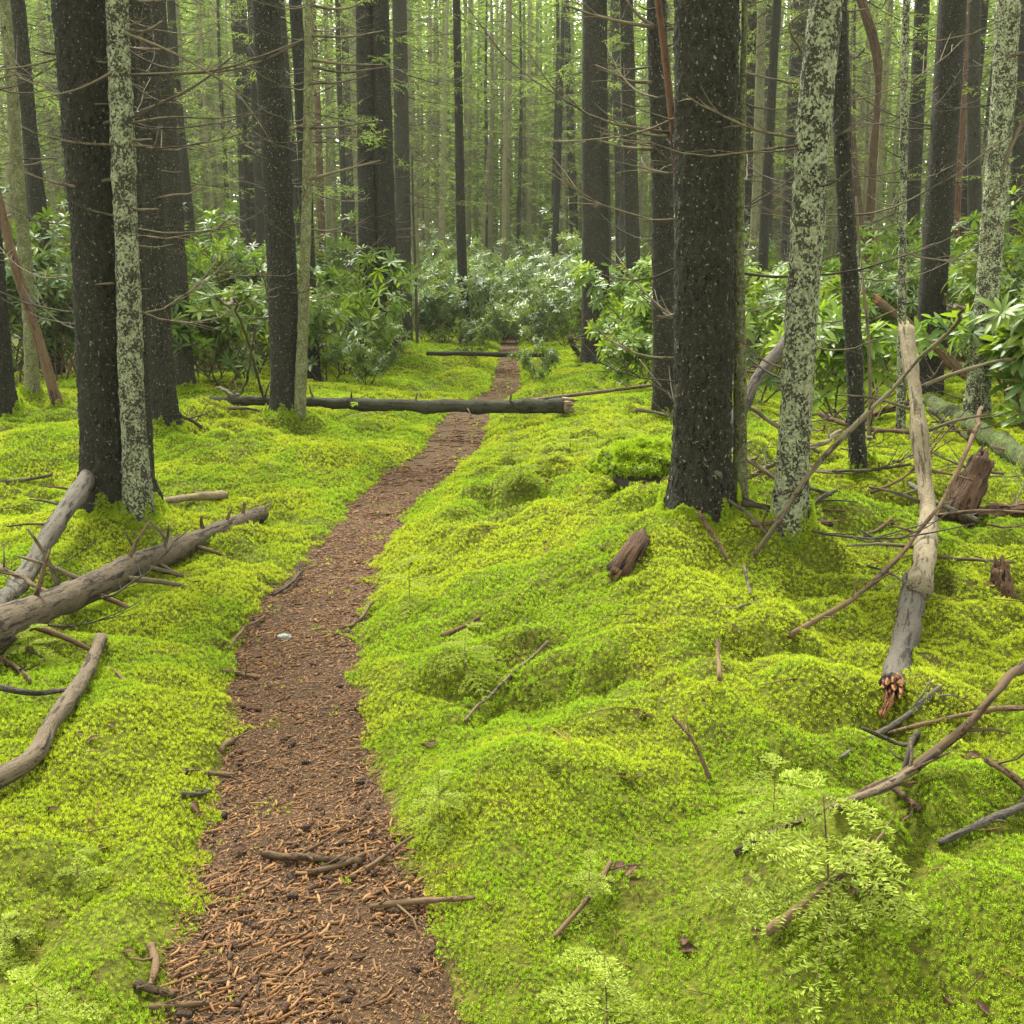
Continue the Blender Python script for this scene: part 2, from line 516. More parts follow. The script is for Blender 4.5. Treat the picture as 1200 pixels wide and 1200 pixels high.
M['litter'] = leafy('litter', [(.0, (.016, .010, .006)), (.3, (.06, .029, .012)), (.65, (.14, .068, .022)), (1., (.25, .148, .058))], .75, .0, .2, tone=(1, 1))


def ground_mat():
    b = NT('ground')
    v = b.coord()
    n1, n2 = b.noise(v, 3.0, 6), b.noise(v, 60, 5, .7)
    c = b.mix(b.ramp(n2, [(.35, 0.), (.7, 1.)]), (.030, .036, .005), (.13, .15, .012))
    c = b.mix(b.ramp(n1, [(.58, 0.), (.72, 1.)]), c, (.045, .027, .012))
    bp = b.n('Bump', {'Height': n2, 'Strength': .8, 'Distance': .02})
    return b.done(b.n('BsdfPrincipled', {'Base Color': c, 'Roughness': .95, 'Normal': bp.outputs[0], 'Specular IOR Level': .1}).outputs[0])


def path_mat():
    b = NT('path_soil')
    v = b.coord()
    n1, n2, n3 = b.noise(v, 2.2, 5), b.noise(v, 90, 6, .75), b.noise(v, 300, 3, .7)
    c = b.mix(b.ramp(n2, [(.36, 0.), (.66, 1.)]), (.038, .021, .009), (.152, .088, .034))
    c = b.mix(b.ramp(n3, [(.55, 0.), (.72, .8)]), c, (.17, .09, .036))
    c = b.mix(b.ramp(n1, [(.4, 0.), (.7, .6)]), c, (.055, .031, .014))
    h = b.n('Math', {0: n2, 1: n3}, operation='ADD').outputs[0]
    bp = b.n('Bump', {'Height': h, 'Strength': 1.0, 'Distance': .015})
    return b.done(b.n('BsdfPrincipled', {'Base Color': c, 'Roughness': .9, 'Normal': bp.outputs[0], 'Specular IOR Level': .2}).outputs[0])


M['ground'] = ground_mat()
M['path'] = path_mat()


# ------------------------------------------------------------------ trees: read off as base, line of the trunk, widths
# (base px, base py, [(px, py) up the trunk], width at base, width at top, bark, label, dead branches)
TREES = [
    (141, 606, [(128, 450), (117, 250), (95, 0)], 74, 66, 'spruce_bark', 'thick dark spruce trunk half hidden by a lichen-pale trunk grown against it', 7),
    (163, 616, [(153, 420), (147, 250), (137, 0)], 31, 26, 'lichen_bark', 'slim trunk crusted with pale lichen, pressed against the thick dark spruce', 9),
    (176, 588, [(168, 400), (160, 200), (152, 0)], 13, 10, 'spruce_bark_lichen', 'thin dark stem squeezed just behind the pale lichen trunk', 2),
    (192, 508, [(180, 330), (174, 200), (163, 0)], 37, 28, 'spruce_bark_lichen', 'dark spruce with pale flecks at its foot, second behind the paired trunks', 5),
    (215, 458, [(205, 300), (193, 130), (181, 0)], 27, 25, 'spruce_bark', 'straight black trunk behind the flecked spruce, rhododendron beside it', 8),
    (8, 488, [(-2, 380), (-16, 200), (-34, 0)], 26, 20, 'spruce_bark', 'dark trunk leaning out past the edge of the moss, cut by the frame', 2),
    (72, 476, [(46, 400), (22, 325), (2, 250), (-30, 100)], 13, 9, 'brown_bark', 'slender brown trunk leaning away over the rhododendrons', 2),
    (38, 468, [(32, 330), (22, 220), (12, 80), (5, 0)], 17, 13, 'olive_bark', 'crooked lichen-green stem behind the leaning brown trunk', 6),
    (40, 430, [(36, 250), (27, 90), (22, 0)], 11, 9, 'grey_bark', 'grey stem in shade behind the crooked green one', 8),
    (264, 358, [(250, 250), (241, 150), (230, 0)], 16, 13, 'grey_bark', 'grey slanting trunk rising out of the bushes right of the black trunk', 9),
    (273, 350, [(268, 230), (262, 110), (255, 0)], 9, 8, 'olive_bark', 'thin greenish stem close against the grey slanting trunk', 6),
    (296, 393, [(291, 250), (286, 120), (279, 0)], 22, 19, 'spruce_bark', 'black straight spruce whose foot is hidden in rhododendron leaves', 8),
    (311, 400, [(306, 250), (301, 120), (296, 0)], 15, 13, 'grey_bark', 'dim trunk between the black spruce and the flecked one by the log', 4),
    (338, 492, [(331, 330), (322, 160), (311, 0)], 38, 33, 'spruce_bark_lichen', 'flecked dark spruce standing in front of the log across the trail', 8),
    (349, 485, [(356, 350), (360, 200), (362, 0)], 14, 10, 'olive_bark', 'slim yellow-green lichen stem rubbing against the flecked spruce by the log', 15),
    (367, 448, [(361, 300), (354, 130), (346, 0)], 18, 15, 'spruce_bark', 'dark trunk just behind the yellow-green stem and the log', 8),
    (383, 378, [(377, 270), (372, 120), (366, 0)], 10, 7, 'red_bark', 'thin reddish dead stem splitting near its foot', 8),
    (414, 374, [(411, 230), (408, 100), (404, 0)], 16, 12, 'grey_bark', 'grey-brown trunk left of the tight dark cluster', 9),
    (436, 406, [(431, 250), (429, 120), (427, 0)], 26, 21, 'spruce_bark', 'outer left trunk of the tight dark cluster by the trail', 12),
    (456, 408, [(452, 250), (448, 120), (445, 0)], 25, 21, 'spruce_bark', 'middle trunk of the tight dark cluster, with one white blaze', 12),
    (474, 405, [(472, 250), (470, 120), (468, 0)], 20, 17, 'grey_bark', 'outer right trunk of the tight dark cluster by the trail', 12),
    (489, 404, [(487, 320), (484, 240), (483, 180)], 4, 2, 'twig_dark', 'bare sapling stem beside the dark cluster', 3),
    (547, 402, [(541, 300), (538, 150), (535, 0)], 13, 9, 'spruce_bark', 'lone straight thin spruce rising from the rhododendrons by the trail', 20),
    (566, 356, [(565, 250), (565, 120), (566, 0)], 13, 9, 'grey_bark', 'dull trunk behind the lone thin spruce, fading in the mist', 16),
    (677, 372, [(672, 250), (667, 100), (663, 0)], 11, 8, 'spruce_bark', 'thin dark spruce with bare twigs left of the thick trailside trunk', 20),
    (698, 428, [(698, 300), (697, 150), (697, 0)], 35, 29, 'spruce_bark', 'thick upright dark spruce standing right beside the trail', 2),
    (713, 390, [(711, 250), (709, 120), (707, 0)], 10, 8, 'grey_bark', 'narrow trunk peeping out behind the thick trailside spruce', 4),
    (727, 388, [(726, 250), (723, 120), (721, 0)], 11, 9, 'grey_bark', 'narrow grey trunk in the gap right of the trailside spruce', 8),
    (743, 424, [(741, 280), (737, 130), (734, 0)], 19, 16, 'spruce_bark', 'dark trunk behind the leafy rhododendron sprig', 7),
    (779, 497, [(778, 330), (775, 170), (769, 0)], 30, 23, 'spruce_bark', 'dark trunk half covered by the biggest spruce', 5),
    (797, 600, [(797, 420), (798, 270), (790, 170), (781, 80), (771, 0)], 9, 8, 'red_bark', 'bent reddish dead stem leaning beside the biggest spruce', 9),
    (819, 618, [(824, 430), (826, 220), (829, 0)], 66, 76, 'spruce_bark', 'biggest spruce, broad dark scaly trunk rising from a moss mound', 1),
    (869, 612, [(867, 450), (866, 300), (869, 150), (873, 0)], 20, 7, 'olive_bark', 'pale lichen stem tucked behind the biggest spruce', 7),
    (876, 410, [(875, 300), (878, 130), (882, 0)], 13, 12, 'spruce_bark', 'dark narrow trunk right behind the biggest spruce', 6),
    (897, 386, [(899, 250), (902, 120), (904, 0)], 15, 14, 'grey_bark', 'grey upright trunk among leaves right of the biggest spruce', 5),
    (921, 390, [(926, 250), (932, 120), (938, 0)], 20, 19, 'grey_bark', 'grey trunk behind the big lichen-covered one', 5),
    (923, 636, [(931, 510), (944, 300), (953, 150), (968, 0)], 38, 40, 'lichen_bark', 'leaning trunk wholly crusted in pale lichen on the mossy bank', 4),
    (1009, 552, [(1001, 420), (991, 250), (986, 130), (982, 0)], 20, 21, 'spruce_bark_lichen', 'dark trunk with white lichen flecks behind the big lichen trunk', 4),
    (1003, 400, [(1002, 250), (1001, 120), (1002, 0)], 4, 3, 'twig_dark', 'thin straight black pole between the lichen trunks', 2),
    (1018, 420, [(1020, 280), (1025, 180), (1031, 90), (1022, 40), (1009, 0)], 14, 11, 'brown_bark', 'crooked dark trunk with a kink high up', 5),
    (1016, 400, [(1010, 270), (1003, 200), (996, 120)], 9, 6, 'brown_bark', 'leaning dark stem that crosses the crooked trunk', 2),
    (1023, 430, [(1030, 230), (1037, 100), (1044, 0)], 8, 7, 'olive_bark', 'thin tan dead stem standing before the crooked trunk', 4),
    (1057, 505, [(1057, 350), (1059, 180), (1062, 0)], 11, 8, 'lichen_bark', 'slim lichen stem with a rotten brown patch behind the pale fallen log', 10),
    (1066, 400, [(1069, 250), (1075, 120), (1081, 0)], 19, 17, 'spruce_bark', 'dark trunk just left of the thick leaning spruce', 4),
    (1088, 474, [(1094, 330), (1105, 180), (1117, 0)], 33, 32, 'spruce_bark', 'thick dark spruce leaning behind the pale fallen log', 3),
    (1119, 420, [(1122, 250), (1130, 120), (1137, 0)], 8, 6, 'red_bark', 'thin tan stem close behind the thick leaning spruce', 4),
    (1141, 500, [(1152, 400), (1165, 240), (1175, 120), (1182, 0)], 27, 27, 'lichen_bark', 'lichen-spotted trunk leaning beside the rotten stump', 5),
    (1190, 420, [(1193, 250), (1197, 120), (1202, 0)], 22, 19, 'grey_bark', 'dark trunk cut by the edge of the frame behind glossy leaves', 3),
    (1020, 520, [(1018, 400), (1008, 300), (1003, 230)], 5, 3, 'twig', 'thin curved bare sapling behind the lichen-flecked trunk', 3),
]

TRUNKS = []          # (x, y, radius) where nothing else may grow
tree_geo = []
for T_ in TREES:
    P = hit(T_[0], T_[1])
    rb = px2m(T_[3], P) / 2
    k_ = len(tree_geo)
    if k_ in (1, 14):            # two stems grown against a thicker neighbour, on its near side
        Yn = tree_geo[k_ - 1][0][1] - (.19 if k_ == 1 else .13)
        P = at_depth(T_[0], T_[1], Yn)
        P[2] = float(terrain(P[0], P[1]))
    tree_geo.append((P, rb))
    TRUNKS.append((P[0], P[1], rb))
for (P, rb) in tree_geo:
    if rb > .07 and P[1] < 14:
        MOUNDS.append((P[0], P[1], .05 + .25 * rb, rb * 1.9))


def branch_curve(rd, h, az, L, up=.35):
    n = 8
    s = np.linspace(0, 1, n)
    elev0 = rd.uniform(-.25, .35)
    r = L * s
    z = L * (math.tan(elev0) * s - .25 * s * (1 - s) + up * rd.uniform(0, 1) * s**2)
    side = L * rd.uniform(-.18, .18) * s**2
    kink = np.array([rd.uniform(-.015, .015) for _ in range(n)]) * L
    kink[0] = 0
    return np.stack([r * math.cos(az) - (side + kink) * math.sin(az), r * math.sin(az) + (side + kink) * math.cos(az), h + z + kink * .6], 1)


def dead_branch(mb, rd, C, r0, sides=5, twigs=4):
    """one bare branch along the curve C with its side twigs"""
    L = np.linalg.norm(C[-1] - C[0])
    n = len(C)
    V, f = tube(C, np.linspace(r0, r0 * .3, n), sides)
    mb.add(V, f, tube.co)
    for _ in range(twigs):
        k = rd.uniform(.25, .95) * (n - 1)
        i = int(k)
        p = C[i] + (C[min(i + 1, n - 1)] - C[i]) * (k - i)
        d = C[min(i + 1, n - 1)] - C[max(i - 1, 0)]
        d /= np.linalg.norm(d) + 1e-9
        sd_ = np.cross(d, [0, 0, 1.0]) * rd.choice((-1, 1))
        d2 = d * .7 + sd_ * rd.uniform(.3, .9) + np.array([0, 0, rd.uniform(-.25, .45)])
        l = L * rd.uniform(.12, .35)
        Q = np.stack([p, p + d2 * l * .5 + [0, 0, -.01 * l], p + d2 * l + [0, 0, .12 * l * rd.uniform(-1, 1)]])
        V, f = tube(Q, [r0 * .45, r0 * .33, r0 * .18], max(3, sides - 1), False)
        mb.add(V, f, tube.co)


def bark_disp(seed, amp, lob):
    ph = [rnd.uniform(0, 6.3) for _ in range(3)]

    def f(Q, rr, a):
        x, y, z = Q[..., 0], Q[..., 1], Q[..., 2]
        n = (vnoise(x * 9, y * 9, seed, z * 4) - .5) * 1.2 + (vnoise(x * 32, y * 32, seed + 1, z * 16) - .5) * 1.1 + (np.abs(2 * vnoise(x * 62, y * 62, seed + 2, z * 36) - 1) - .45) * 1.3
        hh = z - z[0].mean()
        root = np.exp(-np.maximum(hh - .12, 0) / .16) * lob * (np.cos(a * 4 + ph[0]) * .5 + np.cos(a * 3 + ph[1]) * .4 + np.cos(a * 7 + ph[2]) * .2)[None, :]
        return amp * n + rr * root
    return f


def spruce_crown(rd, z0, z1, spread, nb, needle=1.):
    """green boughs: drooping limbs carrying flat sprays of small needle blades"""
    mb = MB()
    for b_ in range(nb):
        h = z0 + (z1 - z0) * (b_ / nb) ** .8
        L = spread * (1 - .72 * (h - z0) / (z1 - z0 + 1e-6)) * rd.uniform(.6, 1.1)
        az = rd.uniform(0, 2 * math.pi)
        C = branch_curve(rd, h, az, L, .1)
        C[:, 2] -= .22 * L * np.linspace(0, 1, len(C)) ** 1.5
        V, f = tube(C, np.linspace(.014, .003, len(C)), 3, False)
        mb.add(V, f, (0, .2, 0), 1)
        nt_ = int(11 * L + 5)
        Vs = []; As = []
        g0 = rd.random()
        for _ in range(nt_):
            k = rd.uniform(.22, 1) * (len(C) - 1); i = min(int(k), len(C) - 2)
            p = C[i] + (C[i + 1] - C[i]) * (k - i)
            d = C[i + 1] - C[i]; d = d / (np.linalg.norm(d) + 1e-9)
            s_ = np.cross(d, [0, 0, 1.0]); s_ /= np.linalg.norm(s_) + 1e-9
            tw = d * rd.uniform(.3, .9) + s_ * rd.uniform(-1, 1) + np.array([0, 0, rd.uniform(-.55, .05)])
            tw /= np.linalg.norm(tw) + 1e-9
            l = rd.uniform(.14, .34)
            for q in range(int(8 * needle)):
                c = p + tw * l * (q + rd.random()) / (8 * needle)
                nd = tw * .7 + np.array([rd.uniform(-1, 1), rd.uniform(-1, 1), rd.uniform(-.8, .5)])
                nd *= rd.uniform(.035, .07) / (np.linalg.norm(nd) + 1e-9)
                wv = np.cross(nd, [rd.uniform(-1, 1), rd.uniform(-1, 1), rd.uniform(-1, 1)])
                wv *= .008 / (np.linalg.norm(wv) + 1e-9)
                Vs += [c - wv, c + wv, c + nd]
                g = min(max(g0 * .6 + rd.uniform(0, .5), 0), 1)
                As += [(.2, g, 0), (.2, g, 0), (1, g, 0)]
        if Vs:
            n = len(Vs) // 3
            mb.add(Vs, [np.arange(3 * n).reshape(-1, 3)], As)
    return mb


for ti, (T_, (P, rb)) in enumerate(zip(TREES, tree_geo)):
    bx, by, line, w0, w1, bk, label, nb = T_
    rd = random.Random(100 + ti)
    near = P[1] < 9.5
    z0 = float(terrain(P[0], P[1]))
    pts = [np.array([P[0], P[1], z0 - .18])]
    for (px, py) in line:
        q = at_depth(px, py, P[1])
        pts.append(q)
    top = pts[-1]
    d = (pts[-1] - pts[-2]); d /= np.linalg.norm(d)
    d = d * .6 + np.array([0, 0, .4]); d /= np.linalg.norm(d)
    grown = not bk.startswith('twig') and T_[6].find('dead') < 0
    if grown:
        ext = 2.5 if P[1] < 15 else 7.0
        pts += [top + d * ext * .5, top + d * ext]
    elif line[-1][1] <= 0:
        pts.append(top + d * 1.2)
    pts = np.array(pts)
    L = np.linalg.norm(np.diff(pts, axis=0), axis=1).sum()
    step = .013 if (near and rb > .08) else (.035 if P[1] < 12 else .09)
    n = int(min(max(L / step, 24), 430))
    C = resample(pts, n)
    s = np.concatenate([[0], np.cumsum(np.linalg.norm(np.diff(C, axis=0), axis=1))])
    rt = px2m(w1, at_depth(*line[-1], P[1])) / 2
    slen = s[-1]
    hv = top[2] - z0
    rad = np.interp(s, [0, hv + .18, slen], [rb * .96, rt, rt * (.8 if P[1] < 15 else .55)])
    rad = rad + rb * (.36 if P[1] < 9.5 else .18) * np.exp(-np.maximum(s - .18, 0) / (.10 + rb * .5)) * (1 if rb > .05 else .4)
    root = thing('spruce_tree' if bk in ('spruce_bark', 'spruce_bark_lichen', 'grey_bark') else ('dead_tree' if 'dead' in label else ('sapling' if bk.startswith('twig') else 'forest_tree')), label, 'tree', (P[0], P[1], z0),
                 'tree trunks standing along the trail')
    sides = 112 if (near and rb > .08) else (40 if P[1] < 12 else 18)
    amp = (.009 if near else .009) * min(1, rb / .1)
    V, f = tube(C - P * [1, 1, 0] - [0, 0, z0], rad, sides, True, bark_disp(ti * 7, amp, .16 if rb > .05 else .05))
    mb = MB(); mb.add(V, f, tube.co)
    link('trunk', mb.mesh('trunk', M[bk]), root)
    # bare dead branches
    ztop = at_depth(600, 0, P[1])[2] - z0
    nb_ = int(nb * 2.3) if P[1] < 13 else int(nb * 2.4)
    for k in range(nb_):
        h = ztop * (rd.uniform(.28, 1.08) if nb > 3 else rd.uniform(.4, 1.05))
        az = rd.uniform(0, 2 * math.pi)
        stub = rd.random() < .3
        Lb = rd.uniform(.06, .22) if stub else rd.uniform(.45, 1.35) * (1 if P[1] > 9 else .8)
        if near and not stub and math.sin(az) < -.2:
            az = -az
        if P[1] < 9 and abs(math.cos(az)) > .3 and not stub:
            Lb = min(Lb, .9)
        Cb = branch_curve(rd, h, az, Lb)
        i = int(np.argmin(abs(C[:, 2] - z0 - h)))
        off = C[i] - P; off[2] = 0
        Cb = Cb + off + np.array([math.cos(az), math.sin(az), 0]) * rad[i] * .8
        mb = MB()
        r0 = rd.uniform(.004, .008) * (1.0 if P[1] < 10 else 1.25)
        dead_branch(mb, rd, Cb, r0, 5 if P[1] < 10 else 4, 0 if stub else rd.randint(4, 8))
        link('branch', mb.mesh('branch', M['twig' if rd.random() < .7 else 'twig_dark']), root)
    if grown and P[1] > 15:
        zc = ztop * rd.uniform(.5, .72)
        mb = spruce_crown(rd, zc, float(C[-1][2] - z0), 1.7, 34)
        me = mb.mesh('crown', [M['needles'], M['twig_dark']], False, (0, 0, 0))
        o = link('crown', me, root)
        q = C[int(np.argmin(abs(C[:, 2] - z0 - zc * 1.2)))] - P
        o.location = (q[0], q[1], 0)

# hand-read branches on the near trunks: pixels along the branch, depth in front of (-) or behind (+) the trunk at its tip
HAND = [
    (1, [(133, 84), (95, 103), (45, 116)], 3.0), (1, [(145, 38), (190, 56), (240, 82), (280, 112), (308, 150)], 3.6), (1, [(152, 88), (200, 86), (250, 83), (300, 68), (356, 46)], 3.4),
    (0, [(115, 147), (180, 125), (240, 93), (274, 64)], 4.6), (1, [(155, 144), (200, 137), (250, 139), (305, 133)], 2.8), (1, [(132, 170), (90, 167), (40, 155), (25, 148)], 3.0),
    (1, [(134, 253), (100, 244), (75, 231), (64, 222)], 2.6), (0, [(95, 220), (60, 213), (28, 202)], 4.2), (0, [(118, 213), (140, 208), (158, 201)], 5.0),
    (3, [(178, 234), (205, 228), (222, 227), (235, 220)], 3.0), (3, [(168, 188), (183, 165), (186, 145)], 3.2), (1, [(156, 171), (178, 171)], 3.6), (1, [(155, 165), (178, 163)], 3.8), (1, [(157, 246), (186, 245)], 3.8),
    (1, [(133, 332), (112, 333)], 3.4), (1, [(152, 36), (170, 37), (190, 25)], 4.2),
    (14, [(365, 6), (385, 10), (410, 9), (428, 0)], 3.4), (14, [(366, 70), (400, 75), (450, 76)], 3.6), (14, [(366, 78), (400, 85), (430, 82), (456, 78)], 3.6), (14, [(366, 42), (410, 43), (450, 36)], 3.4),
    (14, [(364, 150), (400, 148), (446, 141)], 3.4), (14, [(364, 210), (400, 200), (446, 188)], 3.8), (14, [(354, 46), (320, 66), (280, 80), (200, 88)], 2.8), (14, [(356, 146), (337, 155)], 2.8), (14, [(362, 98), (400, 96), (432, 88)], 3.0),
    (30, [(767, 32), (720, 24), (690, 16), (660, 5)], 4.4), (30, [(768, 32), (750, 20), (734, 0)], 4.6), (29, [(764, 97), (735, 94), (712, 82), (697, 76)], 4.0), (29, [(765, 175), (735, 173), (697, 163)], 4.4), (30, [(782, 160), (760, 158), (740, 155)], 3.6),
    (30, [(786, 204), (765, 200), (746, 194)], 3.6), (30, [(783, 34), (802, 32)], 4.2), (30, [(791, 128), (803, 118), (811, 101)], 4.8), (29, [(774, 240), (790, 242)], 5.0),
    (37, [(940, 62), (925, 30), (960, 5)], 3.6), (46, [(1160, 240), (1190, 160), (1230, 90)], 6.0), (46, [(1175, 70), (1190, 64), (1215, 60)], 5.0),
]
roots_ = [o for o in col.objects if o.parent is None and o.get('category') == 'tree']
for ti, pts, w in HAND:
    P, rb = tree_geo[ti]
    rd = random.Random(ti * 31 + len(pts) + pts[0][0])
    tip = rd.uniform(-.1, .3) - (rb if ti in (0, 1, 3, 30) else 0)
    q = [at_depth(px, py, P[1] - (rb * .6 if k == 0 else rb * .6) + tip * k / (len(pts) - 1)) for k, (px, py) in enumerate(pts)]
    C = resample(np.array(q), 10 if len(pts) > 2 else 4)
    root = roots_[ti]
    o0 = np.array(root.location)
    r0 = px2m(w, q[0]) / 2
    mb = MB()
    V, f = tube(C - o0, np.linspace(r0 * 1.15, r0 * .45, len(C)), 6)
    mb.add(V, f, tube.co)
    if len(pts) > 2:
        dead_branch(mb, rd, C - o0, r0 * .6, 4, 3)
    link('branch', mb.mesh('branch', M['twig']), root)

# white blaze on the clustered trunk
P, rb = tree_geo[19]
q = at_depth(459, 363, P[1] - rb * 1.12)
a = np.linspace(0, 2 * math.pi, 14, endpoint=False)
rr = .055 * (1 + .25 * np.cos(2 * a + 1) + .15 * np.cos(5 * a))
Vb = np.stack([rr * np.cos(a), rr * 0, rr * np.sin(a)], 1)
Vb = np.concatenate([Vb, Vb + [0, .05, 0], [[0, -.012, 0]]]) + q - np.array(roots_[19].location)
k = np.arange(14); k2 = (k + 1) % 14
link('blaze', make_mesh('blaze', Vb, [np.stack([k, k2, k2 + 14, k + 14], -1), np.stack([np.full(14, 28), k2, k], -1)], M['pale_wood']), roots_[19])

# ------------------------------------------------------------------ ground, path
def grid_axis(lo, hi, dense_lo, dense_hi, step, grow):
    a = list(np.arange(dense_lo, dense_hi + 1e-6, step))
    s = step
    while a[-1] < hi:
        s *= grow; a.append(a[-1] + s)
    s = step
    while a[0] > lo:
        s *= grow; a.insert(0, a[0] - s)
    return np.array(a)


gx = grid_axis(-190, 190, -3.6, 4.2, .035, 1.09)
gy = grid_axis(-60, 320, 1.2, 9.5, .035, 1.035)
X, Y = np.meshgrid(gx, gy)
Zt = terrain(X, Y)
s_, _ = path_out(X, Y)
Zg = Zt - .05 * (1 - sstep(-.06, .0, s_))
nx, ny = len(gx), len(gy)
i, j = np.meshgrid(np.arange(ny - 1), np.arange(nx - 1), indexing='ij')
Q = np.stack([i * nx + j, i * nx + j + 1, (i + 1) * nx + j + 1, (i + 1) * nx + j], -1).reshape(-1, 4)
o = link('forest_floor', make_mesh('forest_floor', np.stack([X, Y, Zg], -1).reshape(-1, 3), [Q], M['ground']))
tag(o, 'mossy forest floor rising in soft hummocks beside the trail', kind='structure')

py_ = np.concatenate([np.arange(.8, 9, .04), np.arange(9, 46, .12)])
u = np.linspace(0, 1, 40)
l, r = path_edges(py_)
l = l - .07; r = r + .07
PXg = l[:, None] + (r - l)[:, None] * u[None, :]
PYg = np.repeat(py_[:, None], len(u), 1)
PZg = terrain(PXg, PYg) - .022 * np.abs(2 * u - 1)[None, :] ** 6 * 1.5 + .006 * (vnoise(PXg * 14, PYg * 14, 5) - .5)
n2 = len(u)
i, j = np.meshgrid(np.arange(len(py_) - 1), np.arange(n2 - 1), indexing='ij')
Q = np.stack([i * n2 + j, i * n2 + j + 1, (i + 1) * n2 + j + 1, (i + 1) * n2 + j], -1).reshape(-1, 4)
o = link('path', make_mesh('path', np.stack([PXg, PYg, PZg], -1).reshape(-1, 3), [Q], M['path']))
tag(o, 'narrow brown trail of soil and broken twigs winding through moss', kind='structure')


# ------------------------------------------------------------------ moss
def sprigs(P, N, S, pn):
    """little moss stars: an inner ring and six pointed leaves, at P along N, of size S"""
    n = len(P)
    a = np.cross(N, rng.normal(size=(n, 3))); a /= np.linalg.norm(a, axis=1)[:, None]
    b = np.cross(N, a)
    k = 6
    ang = (np.arange(k) * 2 * math.pi / k)[None, :] + rng.uniform(-.35, .35, (n, k))
    el = rng.uniform(.2, 1.3, (n, k))
    ln = S[:, None] * rng.uniform(.65, 1.15, (n, k))
    up = rng.uniform(.0, 1.1, (n, 1)) * S[:, None]
    di = a[:, None, :] * np.cos(ang)[..., None] + b[:, None, :] * np.sin(ang)[..., None]
    tip = P[:, None, :] + di * (np.cos(el) * ln)[..., None] + N[:, None, :] * (np.sin(el) * ln + up)[..., None]
    ang2 = ang - .5
    di2 = a[:, None, :] * np.cos(ang2)[..., None] + b[:, None, :] * np.sin(ang2)[..., None]
    inn = P[:, None, :] + di2 * (.36 * S)[:, None, None] + N[:, None, :] * (up - .25 * S[:, None])[..., None]
    V = np.concatenate([inn, tip], 1).reshape(-1, 3)
    base = (np.arange(n) * 2 * k)[:, None]
    q = np.arange(k)
    Fc = np.stack([base + q, base + k + q, base + (q + 1) % k], -1).reshape(-1, 3)
    g = np.clip(rng.uniform(0, 1, n) * .7 + .3 * (up[:, 0] / S), 0, 1)
    A = np.ones((n, 2 * k, 4))
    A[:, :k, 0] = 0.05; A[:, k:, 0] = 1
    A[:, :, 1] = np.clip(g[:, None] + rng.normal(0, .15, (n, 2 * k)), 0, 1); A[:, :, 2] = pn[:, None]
    return V, Fc, A.reshape(-1, 4)


def s_of(d):
    return .0077 * (np.maximum(d, 2.0) / 3.0) ** .63


pts = []
edges = np.concatenate([np.arange(1.5, 10, .5), np.arange(10, 26, 1.0), np.arange(26, 46, 2.5)])
for a0, b0 in zip(edges[:-1], edges[1:]):
    ym = (a0 + b0) / 2
    w = .47 * b0 * 1.05 + .9
    sp = s_of(ym) * 1.10
    n = int(2 * w * (b0 - a0) / sp**2)
    pts.append(np.stack([rng.uniform(-w, w, n), rng.uniform(a0, b0, n)], 1))
pts = np.concatenate(pts)
x, y = pts[:, 0], pts[:, 1]
s_, side = path_out(x, y)
frag = vnoise(x * 7, y * 7, 31) * .6 + vnoise(x * 22, y * 22, 32) * .4
keep = (s_ + (frag - .5) * .13 > .0)
keep |= (s_ > -.22) & (frag > .70) & (rng.random(len(x)) < .12)
bare = vnoise(x * 1.7, y * 1.7, 33) * .6 + vnoise(x * 6, y * 6, 34) * .4
keep &= ~((bare > .72) & (rng.random(len(x)) < .6))
keep &= ~((y > 17) & (s_ > 3.5))
for tx, ty, tr in TRUNKS:
    keep &= (x - tx) ** 2 + (y - ty) ** 2 > (tr * .95) ** 2
x, y, bare = x[keep], y[keep], bare[keep]
e = .03
z = terrain(x, y)
N = np.stack([-(terrain(x + e, y) - z) / e, -(terrain(x, y + e) - z) / e, np.ones_like(x)], 1)
N /= np.linalg.norm(N, axis=1)[:, None]
S = s_of(np.hypot(x, y)) * rng.uniform(.75, 1.3, len(x))
N = N + rng.normal(size=N.shape) * .28
N /= np.linalg.norm(N, axis=1)[:, None]
lush = vnoise(x * 11, y * 11, 37) * .6 + vnoise(x * 27, y * 27, 38) * .4
P = np.stack([x, y, z + S * .1 + .022 * (lush - .45)], 1)
pn = np.clip(sstep(.40, .68, vnoise(x * 1.1, y * 1.1, 35) * .6 + vnoise(x * 4.5, y * 4.5, 36) * .4) + .6 * sstep(.56, .70, bare), 0, 1)
AP, AN, AS, AQ = [P], [N], [S], [pn]
# moss climbing the foot of the trunks
for (P0, rb), T_ in zip(tree_geo, TREES):
    if P0[1] > 14 or rb < .04:
        continue
    sz = float(s_of(P0[1]))
    sz *= .8
    n = int(2 * math.pi * rb * .22 / (sz * .62) ** 2)
    az = rng.uniform(0, 2 * math.pi, n)
    hmax = .07 + .14 * vnoise(np.cos(az) * 4.5 + P0[0] * 9, np.sin(az) * 4.5, 41)
    hh = np.maximum(hmax - .06, .025) * rng.random(n) ** 1.5 - .015
    rr = rb * (.96 + .45 * np.exp(-hh / (.10 + rb * .5))) + .012
    qx, qy = P0[0] + rr * np.cos(az), P0[1] + rr * np.sin(az)
    AP.append(np.stack([qx, qy, terrain(qx, qy) + hh], 1))
    nn = np.stack([np.cos(az), np.sin(az), np.full(n, .7)], 1) + rng.normal(size=(n, 3)) * .3
    AN.append(nn / np.linalg.norm(nn, axis=1)[:, None])
    AS.append(sz * rng.uniform(.7, 1.2, n)); AQ.append(rng.uniform(.3, .9, n))
V, Fc, A = sprigs(np.concatenate(AP), np.concatenate(AN), np.concatenate(AS), np.concatenate(AQ))
